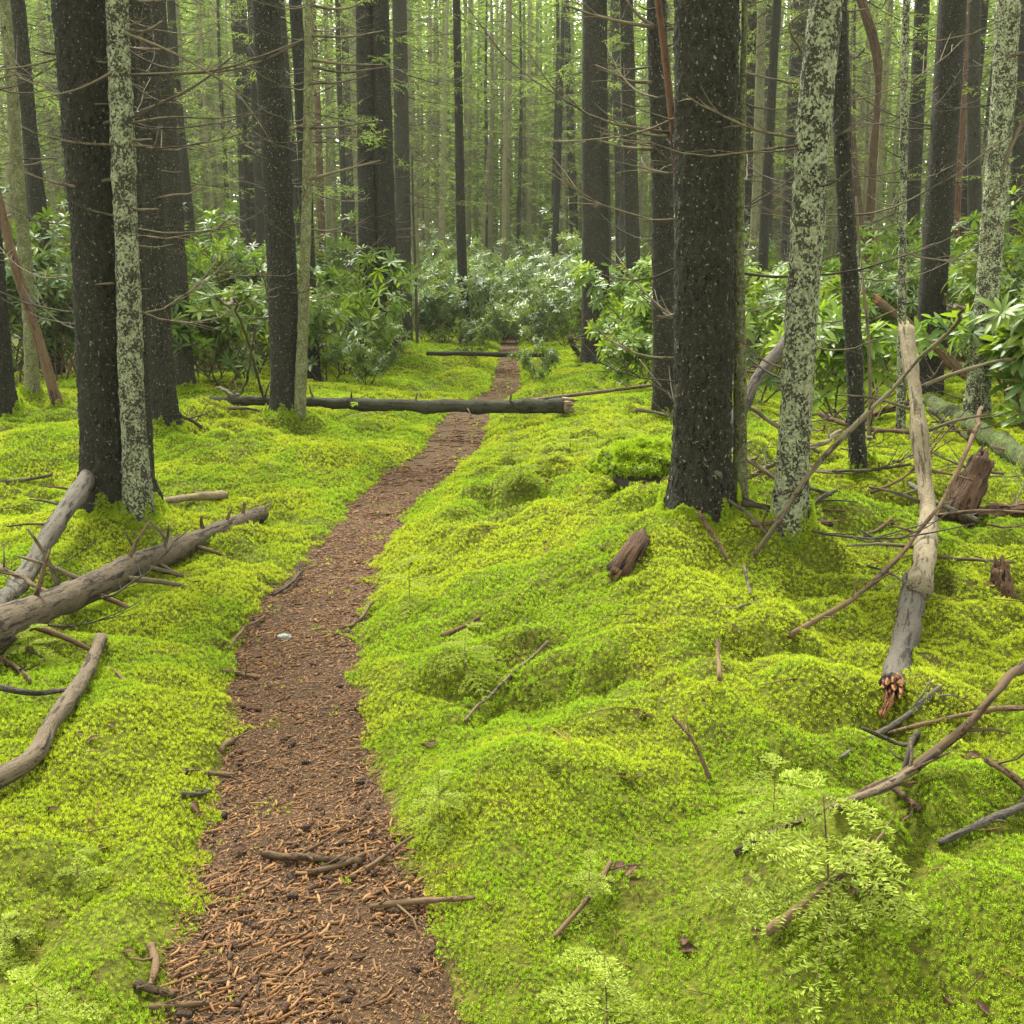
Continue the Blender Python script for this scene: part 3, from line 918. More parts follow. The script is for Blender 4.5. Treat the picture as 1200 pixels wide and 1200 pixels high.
o = link('moss', make_mesh('moss', V, [Fc], M['moss'], False, A))
tag(o, 'bright yellow-green moss carpet over the forest floor', kind='stuff')
print('moss tris', len(Fc))

# ------------------------------------------------------------------ litter on the trail
mb = MB()
Vn, An = [], []


def rand_path(n, y0, y1, lo=.02, hi=.98):
    yy = rng.uniform(y0, y1, n)
    l, r = path_edges(yy)
    xx = l + (r - l) * rng.uniform(lo, hi, n)
    return xx, yy


def stick_piece(mb, p, d, L, r, tint, sides=5, bend=.0):
    n3 = np.cross(d, [0, 0, 1.0])
    Q = np.stack([p - d * L / 2, p + n3 * bend * L, p + d * L / 2])
    V, f = tube(Q, [r * .9, r, r * .85], sides)
    mb.add(V, f, tint)


for (n, y0, y1, Ls, rs, sd_) in [(1900, 1.7, 2.9, (.012, .06), (.0016, .0044), 6), (750, 2.9, 4.2, (.012, .055), (.0014, .0036), 5), (1500, 4.2, 7.0, (.02, .07), (.0016, .004), 4), (1900, 7, 26, (.04, .12), (.003, .007), 3)]:
    xx, yy = rand_path(n, y0, y1, -.03, 1.03)
    zz = terrain(xx, yy)
    az = rng.uniform(0, 3.14, n) * .65 + rng.normal(.1, .8, n) * .35
    ln = Ls[0] + (Ls[1] - Ls[0]) * rng.random(n) ** 1.8
    dens = vnoise(xx * 4, yy * 4, 51) * .6 + .4 * vnoise(xx * 1.3, yy * 1.3, 52)
    for k in range(n):
        if rng.random() > .12 + 1.6 * max(dens[k] - .34, 0) * (2.4 if yy[k] < 2.9 else 2.6):
            continue
        r = rng.uniform(*rs)
        d = np.array([math.cos(az[k]), math.sin(az[k]), rng.normal(0, .07)])
        t = (rng.random(), rng.random() ** .8, 0)
        stick_piece(mb, np.array([xx[k], yy[k], zz[k] + r * .6 + rng.uniform(0, .003)]), d, ln[k], r, t, sd_, rng.normal(0, .08))
o = link('twig_litter', mb.mesh('twig_litter', M['litter']))
tag(o, 'broken twig bits and chips strewn along the trail', kind='stuff')
# needles and crumbs
nn = 42000
yy = 1.7 + 7.5 * rng.random(nn) ** 1.9
l, r = path_edges(yy)
xx = l + (r - l) * rng.uniform(-.06, 1.06, nn)
zz = terrain(xx, yy) + rng.uniform(.001, .006, nn)
az = rng.uniform(0, 6.28, nn)
L = rng.uniform(.006, .02, nn) * (yy / 3) ** .5; W = rng.uniform(.0008, .003, nn) * (yy / 3) ** .5
d = np.stack([np.cos(az), np.sin(az), rng.normal(0, .2, nn)], 1); q = np.stack([-np.sin(az), np.cos(az), rng.normal(0, .3, nn)], 1)
P = np.stack([xx, yy, zz], 1)
V = np.stack([P - d * L[:, None] / 2 - q * W[:, None], P + d * L[:, None] / 2, P - d * L[:, None] / 2 + q * W[:, None]], 1).reshape(-1, 3)
A = np.ones((nn, 3, 4)); A[:, :, 0] = rng.random((nn, 1)); A[:, :, 1] = rng.random((nn, 1)); A[:, :, 2] = 0
o = link('needle_litter', make_mesh('needle_litter', V, [np.arange(3 * nn).reshape(-1, 3)], M['litter'], False, A.reshape(-1, 4)))
tag(o, 'fallen needles and bark crumbs on the trail', kind='stuff')
# spruce cones: small scaly spindles
mb = MB()
for k in range(95):
    xx, yy = rand_path(1, 1.75, 4.6)
    xx, yy = float(xx[0]), 1.75 + (float(yy[0]) - 1.75) * rng.random() ** .5
    l, r = path_edges(yy)
    xx = float(l + (r - l) * rng.uniform(.02, .98))
    az = rng.uniform(0, 6.28); d = np.array([math.cos(az), math.sin(az), rng.normal(0, .15)])
    ns = 9; t = np.linspace(-1, 1, ns)
    L = rng.uniform(.011, .018); w = L * rng.uniform(.42, .55)
    C = np.array([xx, yy, float(terrain(xx, yy)) + w * .8]) + d[None, :] * (t * L)[:, None]
    rr = w * np.sqrt(np.maximum(1 - (t * .97) ** 2, .02)) * np.where(np.arange(ns) % 2, 1.12, .86)
    V, f = tube(C, rr, 8)
    mb.add(V, f, (rng.uniform(0, .25), rng.uniform(0, .35), 0))
o = link('cone_litter', mb.mesh('cone_litter', M['litter'], False))
tag(o, 'dark little spruce cones scattered over the trail', kind='stuff')


# fine dead twigs and crumbs caught in the moss
mb = MB()
for k in range(1500):
    yy = 1.8 + 10 * rng.random() ** 1.6
    xx = rng.uniform(-.5, .5) * yy * 1.05
    if float(path_out(xx, yy)[0]) < .02 or (vnoise(xx * 1.5, yy * 1.5, 81) < .45 and rng.random() < .8):
        continue
    zz = float(terrain(xx, yy)) + .014
    az = rng.uniform(0, 6.28)
    L = rng.uniform(.02, .05) if rng.random() < .6 else rng.uniform(.05, .17)
    d = np.array([math.cos(az), math.sin(az), rng.normal(0, .15)])
    q = np.array([xx, yy, zz])
    V, f = tube(np.stack([q - d * L / 2, q + np.cross(d, [0, 0, 1]) * L * rng.normal(0, .08) + [0, 0, .004], q + d * L / 2]), np.array([.8, 1, .5]) * rng.uniform(.0009, .0022) * (yy / 3) ** .4, 4)
    mb.add(V, f, (rng.random() ** 1.5, rng.random() ** 1.3, 0))
o = link('twig_debris', mb.mesh('twig_debris', M['litter']))
tag(o, 'fine dead twigs and crumbs caught in the moss', kind='stuff')


# ------------------------------------------------------------------ logs, sticks, stumps
def lumpy(seed, amp):
    def f(Q, rr, a):
        x, y, z = Q[..., 0], Q[..., 1], Q[..., 2]
        return amp * ((vnoise(x * 6, y * 6, seed, z * 6) - .5) * 1.6 + (vnoise(x * 24, y * 24, seed + 1, z * 24) - .5) * .9)
    return f


def fibrous(seed, amp):
    def f(Q, rr, a):
        i_ = np.linspace(0, 1, rr.shape[0])[:, None] * np.ones_like(rr)
        an = np.ones_like(rr) * a[None, :]
        cx_, sy_ = np.cos(an), np.sin(an)
        r_ = np.abs(2 * vnoise(cx_ * 3.1 + seed, sy_ * 3.1, seed, i_ * 2.2) - 1)
        return amp * (1.8 * (r_ - .45) + 1.1 * (vnoise(cx_ * 9, sy_ * 9, seed + 1, i_ * 5) - .5))
    return f


def log_line(pix):
    """(px, py, height above ground of the axis) -> points"""
    return np.array([hit(px, py, h) for px, py, h in pix])


def fallen_log(name, label, cat, C, w, mat, end_mat=None, stubs=(), sides=26, amp=None, ends=(True, True), n=None, group=None):
    """C: axis points, w: widths in photo pixels at the two ends"""
    o0 = C[len(C) // 2] * [1, 1, 0] + [0, 0, float(terrain(C[len(C) // 2][0], C[len(C) // 2][1]))]
    L = np.linalg.norm(np.diff(C, axis=0), axis=1).sum()
    r0, r1 = px2m(w[0], C[0]) / 2, px2m(w[1], C[-1]) / 2
    n = n or int(max(12, min(120, L / .03)))
    D = resample(C, n) - o0
    root = thing(name, label, cat, o0, group or 'fallen logs and rotten wood')
    sd0 = rnd.randint(0, 999)
    tt = np.linspace(0, L, n)
    rad = np.linspace(r0, r1, n) * (1 + .22 * (vnoise(tt * 5, tt * 0 + sd0, sd0) - .5) + .14 * (vnoise(tt * 17, tt * 0, sd0 + 1) - .5))
    D = D + np.stack([vnoise(tt * 3.5, tt * 0 + q, sd0 + 2 + q) - .5 for q in range(3)], 1) * min(r0, r1) * .4 * np.sin(np.linspace(0, math.pi, n))[:, None]
    V, f = tube(D, rad, sides, True, (fibrous if mat.startswith('rot') else lumpy)(rnd.randint(0, 999), amp if amp is not None else min(r0, r1) * .22))
    mb = MB(); mb.add(V, f, tube.co)
    link('bark', mb.mesh('bark', M[mat]), root)
    if end_mat:
        T, N_, B_ = frames(D)
        for e_, on in zip((0, -1), ends):
            if not on:
                continue
            sg = -1 if e_ == 0 else 1
            mbe = MB()
            for q in range(26):
                rr_ = rad[e_] * .86 * math.sqrt(rnd.random()); th = rnd.uniform(0, 6.283)
                p = D[e_] + (N_[e_] * math.cos(th) + B_[e_] * math.sin(th)) * rr_ - T[e_] * sg * rad[e_] * .3
                dd = T[e_] * sg + np.array([rnd.uniform(-.12, .12) for _ in range(3)])
                ln_ = rad[e_] * (.45 + 1.6 * rnd.random() ** 2.5)
                w_ = rad[e_] * rnd.uniform(.16, .34)
                V, f = tube(np.stack([p, p + dd * ln_ * .6, p + dd * ln_]), [w_, w_ * .8, w_ * .15], 5)
                mbe.add(V, f, tube.co + [0, q * .37, 0])
            link('broken_end', mbe.mesh('broken_end', M[end_mat], False), root)
    for (t, az, ln, rr, up) in stubs:
        i = int(t * (n - 1))
        T, N_, B_ = frames(D)
        side_ = np.cross(T[i], [0, 0, 1.0]); side_ /= np.linalg.norm(side_) + 1e-9
        u_ = np.cross(side_, T[i])
        d = side_ * math.cos(az) + u_ * math.sin(az) + T[i] * up
        d /= np.linalg.norm(d)
        p = D[i] + d * rad[i] * .7
        Q = np.stack([p, p + d * ln * .5 + [rnd.uniform(-.02, .02) * ln * 4, 0, 0], p + d * ln + [0, 0, -.08 * ln]])
        Q = resample(Q, 6)
        mb = MB(); V, f = tube(Q, np.linspace(rr * 1.2, rr * .55, 6), 6); mb.add(V, f, tube.co)
        link('branch_stub', mb.mesh('branch_stub', M['twig_brown' if rnd.random() < .5 else 'twig']), root)
    return root


# the long log across the trail
B_ = hit(662, 476, .10)
A_ = at_depth(228, 471, tree_geo[13][0][1] + .55)
print('log', A_, terrain(A_[0], A_[1]), B_, tree_geo[13][0])
fallen_log('fallen_log', 'long dark log lying right across the trail', 'log', np.array([A_, A_ * .7 + B_ * .3 + [0, .04, .02], A_ * .4 + B_ * .6 + [0, -.02, -.015], B_]), (10, 17), 'log_dark', 'pale_wood',
           [(.1, 1.2, .25, .012, .4), (.13, 1.9, .22, .012, -.3), (.2, 1.4, .3, .010, .5), (.34, 1.7, .16, .012, -.4), (.44, 1.3, .10, .012, .2), (.62, 1.4, .12, .012, .2), (.75, -.3, .18, .010, .5), (.86, 1.2, .12, .014, .2), (.93, 2.6, .08, .03, 0)], amp=.014)
A_, B_ = hit(655, 478, .10), hit(700, 472, .08)
A2 = hit(500, 414, .06)
B2 = at_depth(642, 416, A2[1] - .25)
fallen_log('fallen_log', 'thin straight log across the trail farther back, by the bushes', 'log', np.array([A2, B2]), (5, 6.5), 'log_dark', None, [(.95, 1.3, .35, .015, .3)], sides=12, amp=.006)
C = log_line([(598, 472, .16), (680, 462, .2), (775, 450, .28)])
fallen_log('pole', 'thin pale pole leaning over the end of the crossing log', 'pole', C, (5, 4), 'twig', None, sides=8, amp=.002)
# the branchy log at the trail's edge
C = log_line([(-60, 760, .10), (90, 695, .10), (200, 645, .09), (306, 602, .06)])
fallen_log('fallen_log', 'bare grey-brown log with broken branch stubs lying beside the trail', 'log', C, (47, 18), 'log_bark', 'rot_brown',
           [(.98, .9, .12, .008, 1.2), (.9, 1.5, .10, .012, .2), (.82, 1.3, .10, .011, .3), (.74, 1.7, .09, .012, .1), (.62, 2.2, .20, .009, -.2), (.57, 1.2, .18, .009, -.5),
            (.47, 1.8, .16, .008, -.4), (.40, 1.2, .24, .010, .5), (.66, -.35, .22, .012, .3), (.45, -.3, .34, .012, .35), (.36, -.25, .40, .013, .5), (.28, -.5, .3, .011, .2),
            (.22, 1.9, .30, .011, -.2), (.15, 1.4, .22, .01, .3), (.12, -.4, .3, .012, .2), (.52, -.5, .16, .009, -.3), (.30, 2.6, .3, .010, -.3)], amp=.007)
C = log_line([(112, 545, .22), (70, 610, .20), (35, 665, .15), (-12, 720, .08)])
fallen_log('fallen_log', 'smooth grey log leaning on the thick dark spruce', 'log', C, (22, 24), 'log_grey', None,
           [(.35, .4, .16, .007, .2), (.45, .1, .20, .007, .1), (.25, .3, .16, .007, .2), (.3, -.6, .15, .006, 0), (.4, -.9, .15, .006, .1), (.6, -1.2, .12, .006, 0)], amp=.006)
C = log_line([(118, 748, .03), (95, 800, .04), (60, 850, .045), (35, 890, .04), (-30, 925, .05)])
fallen_log('fallen_log', 'short rotting log with torn orange wood at its lower end', 'log', C, (14, 25), 'log_bark', 'rot_orange', [(.5, .3, .05, .006, 0)], amp=.006)
C = log_line([(-25, 800, .07), (40, 812, .06), (95, 805, .05)])
fallen_log('stick', 'grey stick lying across the short rotting log', 'stick', C, (11, 4), 'log_grey', None, sides=9, amp=.002)
# pale fallen trunk on the other side
C = log_line([(1062, 385, .95), (1073, 470, .62), (1085, 580, .22), (1078, 690, .10)])
fallen_log('fallen_log', 'smooth pale barkless log propped up at its upper end', 'log', C, (16, 30), 'log_pale', 'pale_wood',
           [(.25, .2, .35, .008, -.2), (.3, 2.9, .30, .008, -.3), (.5, .2, .25, .009, -.3), (.55, 2.8, .45, .009, .2), (.72, .1, .3, .008, .3), (.4, 2.9, .2, .008, .3), (.65, .3, .12, .008, -.1)], amp=.008, ends=(True, False))
C = log_line([(1077, 672, .06), (1071, 705, .05), (1062, 745, .05), (1046, 805, .04)])
fallen_log('fallen_log', 'grey rotten end piece below the pale log, orange where it broke', 'log', C, (26, 32), 'log_grey', 'rot_orange', amp=.012, ends=(False, True))
P1 = C[-1]
C = log_line([(1044, 806, .03), (1040, 822, .03), (1033, 840, .02)])
fallen_log('wood_fragment', 'crumbling orange tip of the rotten log', 'wood fragment', C, (16, 5), 'rot_orange', None, amp=.012, sides=18)
C = np.array([at_depth(1028, 352, tree_geo[44][0][1] - .5), at_depth(1080, 392, tree_geo[44][0][1] - .55), at_depth(1128, 438, tree_geo[44][0][1] - .6)])
fallen_log('broken_log', 'short broken log with bare orange wood hung across the propped pale log', 'log', C, (11, 14), 'brown_bark', 'rot_orange', amp=.012, sides=16)
dY = tree_geo[36][0][1] + .5
C = np.array([at_depth(925, 395, dY + .3), at_depth(890, 440, dY + .1), at_depth(855, 505, dY - .2), at_depth(835, 560, dY - .4)])
fallen_log('leaning_log', 'pale weathered log slanting up between the biggest spruce and the lichen trunk', 'log', C, (13, 24), 'log_grey', None, [(.3, .4, .3, .007, .4), (.5, -.4, .35, .008, .3), (.6, .5, .3, .007, -.3)], amp=.008)
# stumps
C = log_line([(1118, 612, -.03)])
q = at_depth(1150, 540, C[0][1] + .12)
fallen_log('stump', 'leaning red-brown rotten stump with a torn top', 'stump', np.array([C[0], C[0] * .5 + q * .5, q]), (40, 30), 'rot_brown', 'rot_brown', amp=.016, ends=(False, True), n=16)
C = log_line([(1145, 603, .03), (1172, 600, .04), (1215, 596, .03)])
fallen_log('broken_log', 'flaking red-brown log piece behind the torn stump', 'log', C, (16, 20), 'rot_brown', None, amp=.018, n=18)
C = log_line([(1172, 700, -.02)])
q = at_depth(1172, 667, C[0][1] + .02)
fallen_log('stump', 'small crumbling brown stump low in the moss', 'stump', np.array([C[0], q]), (32, 22), 'rot_brown', 'rot_brown', amp=.014, n=10, ends=(False, True))
C = log_line([(724, 674, -.01), (738, 652, .025), (757, 628, -.04)])
fallen_log('root_snag', 'stubby grey root poking out of the moss below the biggest spruce', 'root', C, (26, 20), 'rot_brown', 'rot_brown', amp=.014, ends=(True, False))
C = log_line([(185, 588, .03), (225, 583, .035), (262, 580, .01)])
fallen_log('wood_fragment', 'pale split piece of wood lying behind the branchy log', 'wood fragment', C, (8, 11), 'pale_wood', None, amp=.006)
C = log_line([(1090, 470, .05), (1140, 500, .08), (1230, 560, .05)])
fallen_log('fallen_log', 'mossy green decayed log under the glossy leaves', 'log', C, (16, 26), 'log_mossy', None, amp=.02)

# mossy overhanging rock
P0 = hit(752, 568)
rr = px2m(76, P0) / 2
u_, v_ = np.meshgrid(np.linspace(0, 2 * math.pi, 40, endpoint=False), np.linspace(0, math.pi, 24))
Dr = np.stack([np.cos(u_) * np.sin(v_), np.sin(u_) * np.sin(v_), np.cos(v_)], -1)
sc = 1 + .9 * (vnoise(Dr[..., 0] * 2 + 7, Dr[..., 1] * 2, 61, Dr[..., 2] * 2) - .5) + .35 * (vnoise(Dr[..., 0] * 5, Dr[..., 1] * 7, 62, Dr[..., 2] * 7) - .5)
Vr = (Dr * sc[..., None]) * [rr * 1.1, rr * .9, rr * .55]
Vr = Vr.reshape(-1, 3)
i, j = np.meshgrid(np.arange(23), np.arange(40), indexing='ij')
Q = np.stack([i * 40 + j, (i + 1) * 40 + j, (i + 1) * 40 + (j + 1) % 40, i * 40 + (j + 1) % 40], -1).reshape(-1, 4)
rk = thing('mossy_rock', 'rounded rock capped with moss, dark hollow beneath it, beside the biggest spruce', 'rock', P0 + [0, .08, .10])
link('stone', make_mesh('stone', Vr, [Q], M['rock']), rk)
ms = (Vr[:, 2] > -.15 * rr)
idx = np.nonzero(ms)[0]
n = int(4 * math.pi * rr * rr / (.009 ** 2))
pk = rng.choice(idx, n)
wgt = rng.random((n, 1))
nb2 = np.clip(pk + rng.choice([1, -1, 40, -40, 41, -41], n), 0, len(Vr) - 1)
Pm = Vr[pk] * wgt + Vr[nb2] * (1 - wgt)
Nm = Pm / (np.linalg.norm(Pm, axis=1)[:, None] + 1e-9) + rng.normal(size=Pm.shape) * .3
Nm /= np.linalg.norm(Nm, axis=1)[:, None]
ok = Pm[:, 2] > -.18 * rr + .1 * rr * rng.normal(size=n)
V, Fc, A = sprigs(Pm[ok] * 1.03, Nm[ok], np.full(ok.sum(), .017) * rng.uniform(.7, 1.3, ok.sum()), rng.uniform(.7, 1., ok.sum()))
link('moss_cap', make_mesh('moss_cap', V, [Fc], M['moss'], False, A), rk)

# sticks and fallen branches
STICKS = [
    ([(925, 745, .02), (1000, 700, .07), (1060, 645, .16), (1095, 600, .28), (1130, 530, .45), (1150, 478, .6)], 6.5, 5, 'twig_brown', 'long curved fallen branch crossing in front of the pale log'),
    ([(882, 652, .01), (910, 615, .12), (940, 570, .30), (1000, 500, .6), (1060, 440, .85), (1108, 345, 1.2)], 6.5, 3, 'twig', 'long thin branch leaning past the lichen-crusted trunk'),
    ([(975, 948, .03), (1060, 905, .06), (1130, 850, .11), (1215, 745, .22)], 12, 9, 'twig_brown', 'thick brown branch rising out of the moss beside the pale seedling'),
    ([(985, 888, .015), (1030, 858, .02), (1062, 838, .02), (1102, 805, .02)], 5, 7, 'log_grey', 'grey stick lying behind the thick brown branch'),
    ([(1040, 860, .02), (1075, 850, .03), (1120, 838, .03), (1215, 828, .03)], 5, 7, 'twig_brown', 'tan curved stick crossing behind the thick brown branch'),
    ([(1155, 890, .02), (1180, 905, .03), (1225, 945, .03)], 7, 9, 'twig_brown', 'short tan stick entering from the frame edge'),
    ([(1100, 988, .015), (1150, 965, .02), (1225, 930, .03)], 9, 13, 'log_grey', 'lichen-grey stick half sunk in the moss'),
    ([(898, 1094, .03), (950, 1052, .05), (1022, 996, .05)], 13, 11, 'twig_brown', 'dark brown broken stick under the pale seedling'),
    ([(862, 1000, .01), (930, 965, .02), (1020, 930, .03), (1075, 900, .03)], 8, 11, 'log_bark', 'weathered stick along the moss under the thick brown branch'),
    ([(1010, 853, .12), (1045, 868, .10), (1062, 890, .05), (1055, 915, .02)], 5, 6, 'twig_dark', 'dark crooked side twig hooked over the thick brown branch'),
    ([(1100, 880, .10), (1075, 900, .05)], 7, 9, 'twig_dark', 'short dark stub beside the thick brown branch'),
    ([(1045, 922, .02), (1062, 935, .02), (1078, 948, .02)], 7, 8, 'twig_brown', 'short tan twig under the thick brown branch'),
    ([(788, 838, .13), (812, 868, .09), (832, 912, .01)], 4, 5, 'twig_brown', 'thin red-brown twig stuck upright in open moss'),
    ([(648, 1099, .01), (685, 1060, .03), (716, 1010, .05)], 8, 5, 'twig_brown', 'orange-brown twig lying on the moss behind the lowest seedling'),
    ([(433, 1062, .012), (490, 1056, .02), (556, 1052, .02)], 8, 6, 'twig_brown', 'tan stick sticking from the trail into the moss'),
    ([(308, 1001, .012), (360, 1005, .014), (424, 1009, .012)], 9, 7, 'twig_brown', 'tan stick lying crosswise on the near trail'),
    ([(360, 1022, .012), (410, 1010, .016), (428, 1000, .014)], 7, 6, 'twig_brown', 'tan stick crossing the end of the crosswise one'),
    ([(428, 1018, .012), (455, 1000, .016), (485, 980, .02)], 5, 4, 'twig_brown', 'thin tan stick pointing off the trail into moss'),
    ([(545, 845, .01), (590, 800, .03), (643, 752, .03)], 4, 4, 'twig', 'thin pale stick lying up the mossy slope'),
    ([(518, 746, .01), (540, 736, .02), (562, 724, .01)], 6, 5, 'rot_brown', 'flat brown bark sliver on the mossy slope'),
    ([(320, 697, .01), (340, 685, .03), (353, 661, .03)], 4, 3, 'twig_dark', 'dark bent twig at the mossy edge of the trail'),
    ([(266, 762, .01), (280, 742, .03), (310, 722, .02)], 4, 3, 'twig_brown', 'tan bent twig where the moss meets the trail'),
    ([(840, 750, .08), (844, 797, .01)], 5, 6, 'twig_brown', 'short red-brown peg of wood standing in moss'),
    ([(818, 600, .12), (835, 625, .07), (853, 655, .01)], 6, 5, 'twig_brown', 'brown stick propped at the foot of the biggest spruce'),
    ([(838, 719, .01), (865, 711, .015), (892, 705, .01)], 4, 3, 'twig', 'pale twig on the moss below the lichen-crusted trunk'),
    ([(872, 662, .06), (881, 698, .01)], 4, 4, 'twig', 'short grey peg beside the slanting branch'),
    ([(853, 586, .08), (880, 605, .05), (900, 625, .02)], 4, 5, 'twig', 'tan stick between the biggest spruce and the lichen trunk'),
    ([(1005, 632, .01), (1030, 620, .02), (1045, 608, .01)], 5, 4, 'twig_brown', 'tan rotten stick left of the pale log'),
    ([(1096, 652, .04), (1140, 656, .05), (1185, 659, .05)], 5, 3, 'twig', 'thin pale side branch lying right of the pale log'),
    ([(1065, 566, .16), (1100, 590, .12), (1145, 610, .04)], 5, 6, 'log_grey', 'grey branch lying across the pale log'),
    ([(940, 545, .05), (1000, 552, .08), (1068, 544, .12)], 4, 3, 'twig', 'thin arching branch between the lichen trunk and the pale log'),
    ([(855, 525, .20), (900, 555, .12), (950, 590, .05)], 7, 5, 'twig', 'dead branch crossing behind the lichen trunk'),
    ([(875, 560, .05), (930, 535, .15), (985, 505, .25)], 6, 5, 'twig', 'pale dead branch slanting up behind the lichen trunk'),
    ([(870, 590, .06), (905, 595, .08), (980, 575, .05)], 7, 5, 'twig_dark', 'dark branch low behind the lichen trunk'),
    ([(880, 615, .03), (930, 612, .04), (975, 614, .03)], 6, 6, 'rot_brown', 'rotten brown stick at the foot of the lichen trunk'),
    ([(865, 470, .35), (915, 500, .25), (960, 530, .12)], 6, 4, 'twig', 'dead branch hanging over the hollow behind the biggest spruce'),
    ([(960, 485, .15), (1000, 500, .12), (1065, 507, .10)], 6, 5, 'twig_brown', 'tan branch lying in the brush before the dark trunk'),
    ([(1012, 492, .12), (1040, 480, .2), (1068, 472, .2)], 7, 6, 'rot_brown', 'curved brown root-like branch behind the pale log'),
    ([(1080, 453, .4), (1130, 435, .5), (1215, 415, .6)], 5, 4, 'twig', 'straight tan branch stretching right from the pale log'),
    ([(1090, 480, .2), (1115, 500, .1), (1135, 515, .05)], 6, 5, 'twig_dark', 'dark stick in the brush beside the pale log'),
    ([(1000, 660, .01), (1040, 670, .02), (1068, 690, .01)], 3, 3, 'twig_dark', 'fine dark twig left of the pale log'),
    ([(-10, 565, .05), (30, 562, .05), (62, 556, .06)], 5, 4, 'twig', 'thin stick on the moss left of the thick dark spruce'),
    ([(-10, 655, .1), (30, 680, .16), (62, 697, .15)], 6, 5, 'twig_brown', 'tan stick resting on the branchy log'),
    ([(-10, 765, .03), (15, 780, .02), (35, 798, .01)], 8, 6, 'twig_brown', 'brown stick under the thick end of the branchy log'),
    ([(20, 755, .02), (40, 765, .02), (55, 773, .01)], 4, 3, 'twig', 'short pale stick below the branchy log'),
    ([(125, 780, .01), (135, 788, .012), (148, 798, .01)], 4, 3, 'twig_brown', 'little tan twig right of the short rotting log'),
    ([(158, 1152, .012), (180, 1160, .018), (205, 1166, .012)], 9, 7, 'twig_brown', 'tan twig lying at the ragged edge of the near trail'),
    ([(177, 1108, .02), (183, 1130, .02), (176, 1155, .012)], 9, 8, 'twig_brown', 'curved tan twig on moss at the edge of the near trail'),
    ([(175, 1180, .012), (215, 1178, .015), (245, 1175, .012)], 7, 6, 'twig_brown', 'straight tan twig low at the edge of the near trail'),
    ([(212, 930, .01), (228, 931, .012), (246, 927, .01)], 6, 5, 'twig_dark', 'black twig at the mossy edge of the trail'),
    ([(212, 903, .01), (240, 905, .012), (275, 908, .01)], 7, 5, 'twig_brown', 'pale split sliver at the mossy edge of the trail'),
    ([(258, 880, .01), (265, 872, .012), (274, 866, .01)], 7, 6, 'twig_brown', 'stubby tan twig at the left edge of the trail'),
    ([(262, 786, .01), (280, 789, .012), (302, 794, .01)], 5, 4, 'twig_brown', 'flat tan twig beside a pale stone on the trail'),
    ([(410, 735, .01), (425, 722, .02), (437, 705, .03)], 4, 3, 'twig_brown', 'tan twig at the foot of the mossy slope by the trail'),
    ([(1010, 622, .04), (1040, 640, .02)], 3, 3, 'twig_dark', 'tiny dark twig close to the pale log'),
    ([(210, 486, .25), (222, 492, .12), (236, 500, .02)], 4, 4, 'twig_dark', 'dark stick leaning at the foot of the flecked spruce'),
    ([(268, 478, .1), (300, 480, .08), (320, 492, .02)], 4, 3, 'twig', 'thin arching twig before the log across the trail'),
    ([(255, 455, .3), (290, 440, .7), (300, 380, 1.2)], 4, 3, 'twig', 'pale twig bending up beside the rhododendron behind the log'),
    ([(253, 347, 1.6), (285, 385, 1.1), (310, 470, .1)], 4, 3, 'twig', 'pale broken branch hanging slantwise before the rhododendrons'),
    ([(745, 480, .12), (770, 484, .1), (790, 489, .08)], 5, 3, 'twig', 'short pale stick at the foot of the half hidden dark trunk'),
    ([(668, 395, .5), (672, 405, .3), (678, 415, .05)], 6, 5, 'twig', 'pale forked stick by the thick trailside trunk'),
]
stick_roots = []
for pts, w0, w1, mat, label in STICKS:
    C0 = log_line(pts)
    P0 = C0[0] if pts[0][2] < pts[-1][2] else C0[-1]
    n = 4 if len(pts) == 2 else 14
    n = 6 if len(pts) == 2 else 28
    C = resample(C0, n)
    amp = px2m(w0, C0[0]) * .10
    L = np.linalg.norm(C0[-1] - C0[0])
    sd0 = rnd.randint(0, 9999)
    tt = np.linspace(0, 1, n)
    C = C + np.stack([vnoise(tt * (3 + 5 * L), tt * 0 + q, sd0 + q) - .5 for q in range(3)], 1) * (min(.03 * L, .03) * np.sin(tt * math.pi) ** .5)[:, None] * [1, 1, .6]
    mb = MB()
    rad = np.linspace(px2m(w0, C0[0]) / 2, px2m(w1, C0[-1]) / 2, n) * (1 + .35 * (vnoise(tt * (8 + 12 * L), tt * 0, sd0 + 5) - .5))
    V, f = tube(C - P0, rad, 9, True, lumpy(rnd.randint(0, 999), amp))
    mb.add(V, f, tube.co)
    for _ in range(0 if len(pts) == 2 else int(2 + 4 * min(L, 1.5))):
        i = rnd.randint(2, n - 3)
        tg = C[i + 1] - C[i]; tg /= np.linalg.norm(tg)
        d = np.cross(tg, [rnd.uniform(-1, 1), rnd.uniform(-1, 1), rnd.uniform(-.3, 1)]) + tg * .5
        if d[2] < -.1:
            d[2] *= -.5
        d /= np.linalg.norm(d) + 1e-9
        l = rad[i] * rnd.choice((3, 5, 8, 16))
        p = C[i] - P0 + d * rad[i] * .6
        V, f = tube(np.stack([p, p + d * l * .5 + tg * l * .1, p + d * l]), np.array([.42, .33, .2]) * rad[i], 5)
        mb.add(V, f, tube.co)
    o = link('fallen_branch' if L > .8 else 'stick', mb.mesh('stick', M[mat]), None, P0)
    tag(o, label, 'branch' if L > .8 else 'stick', 'fallen sticks and branches')

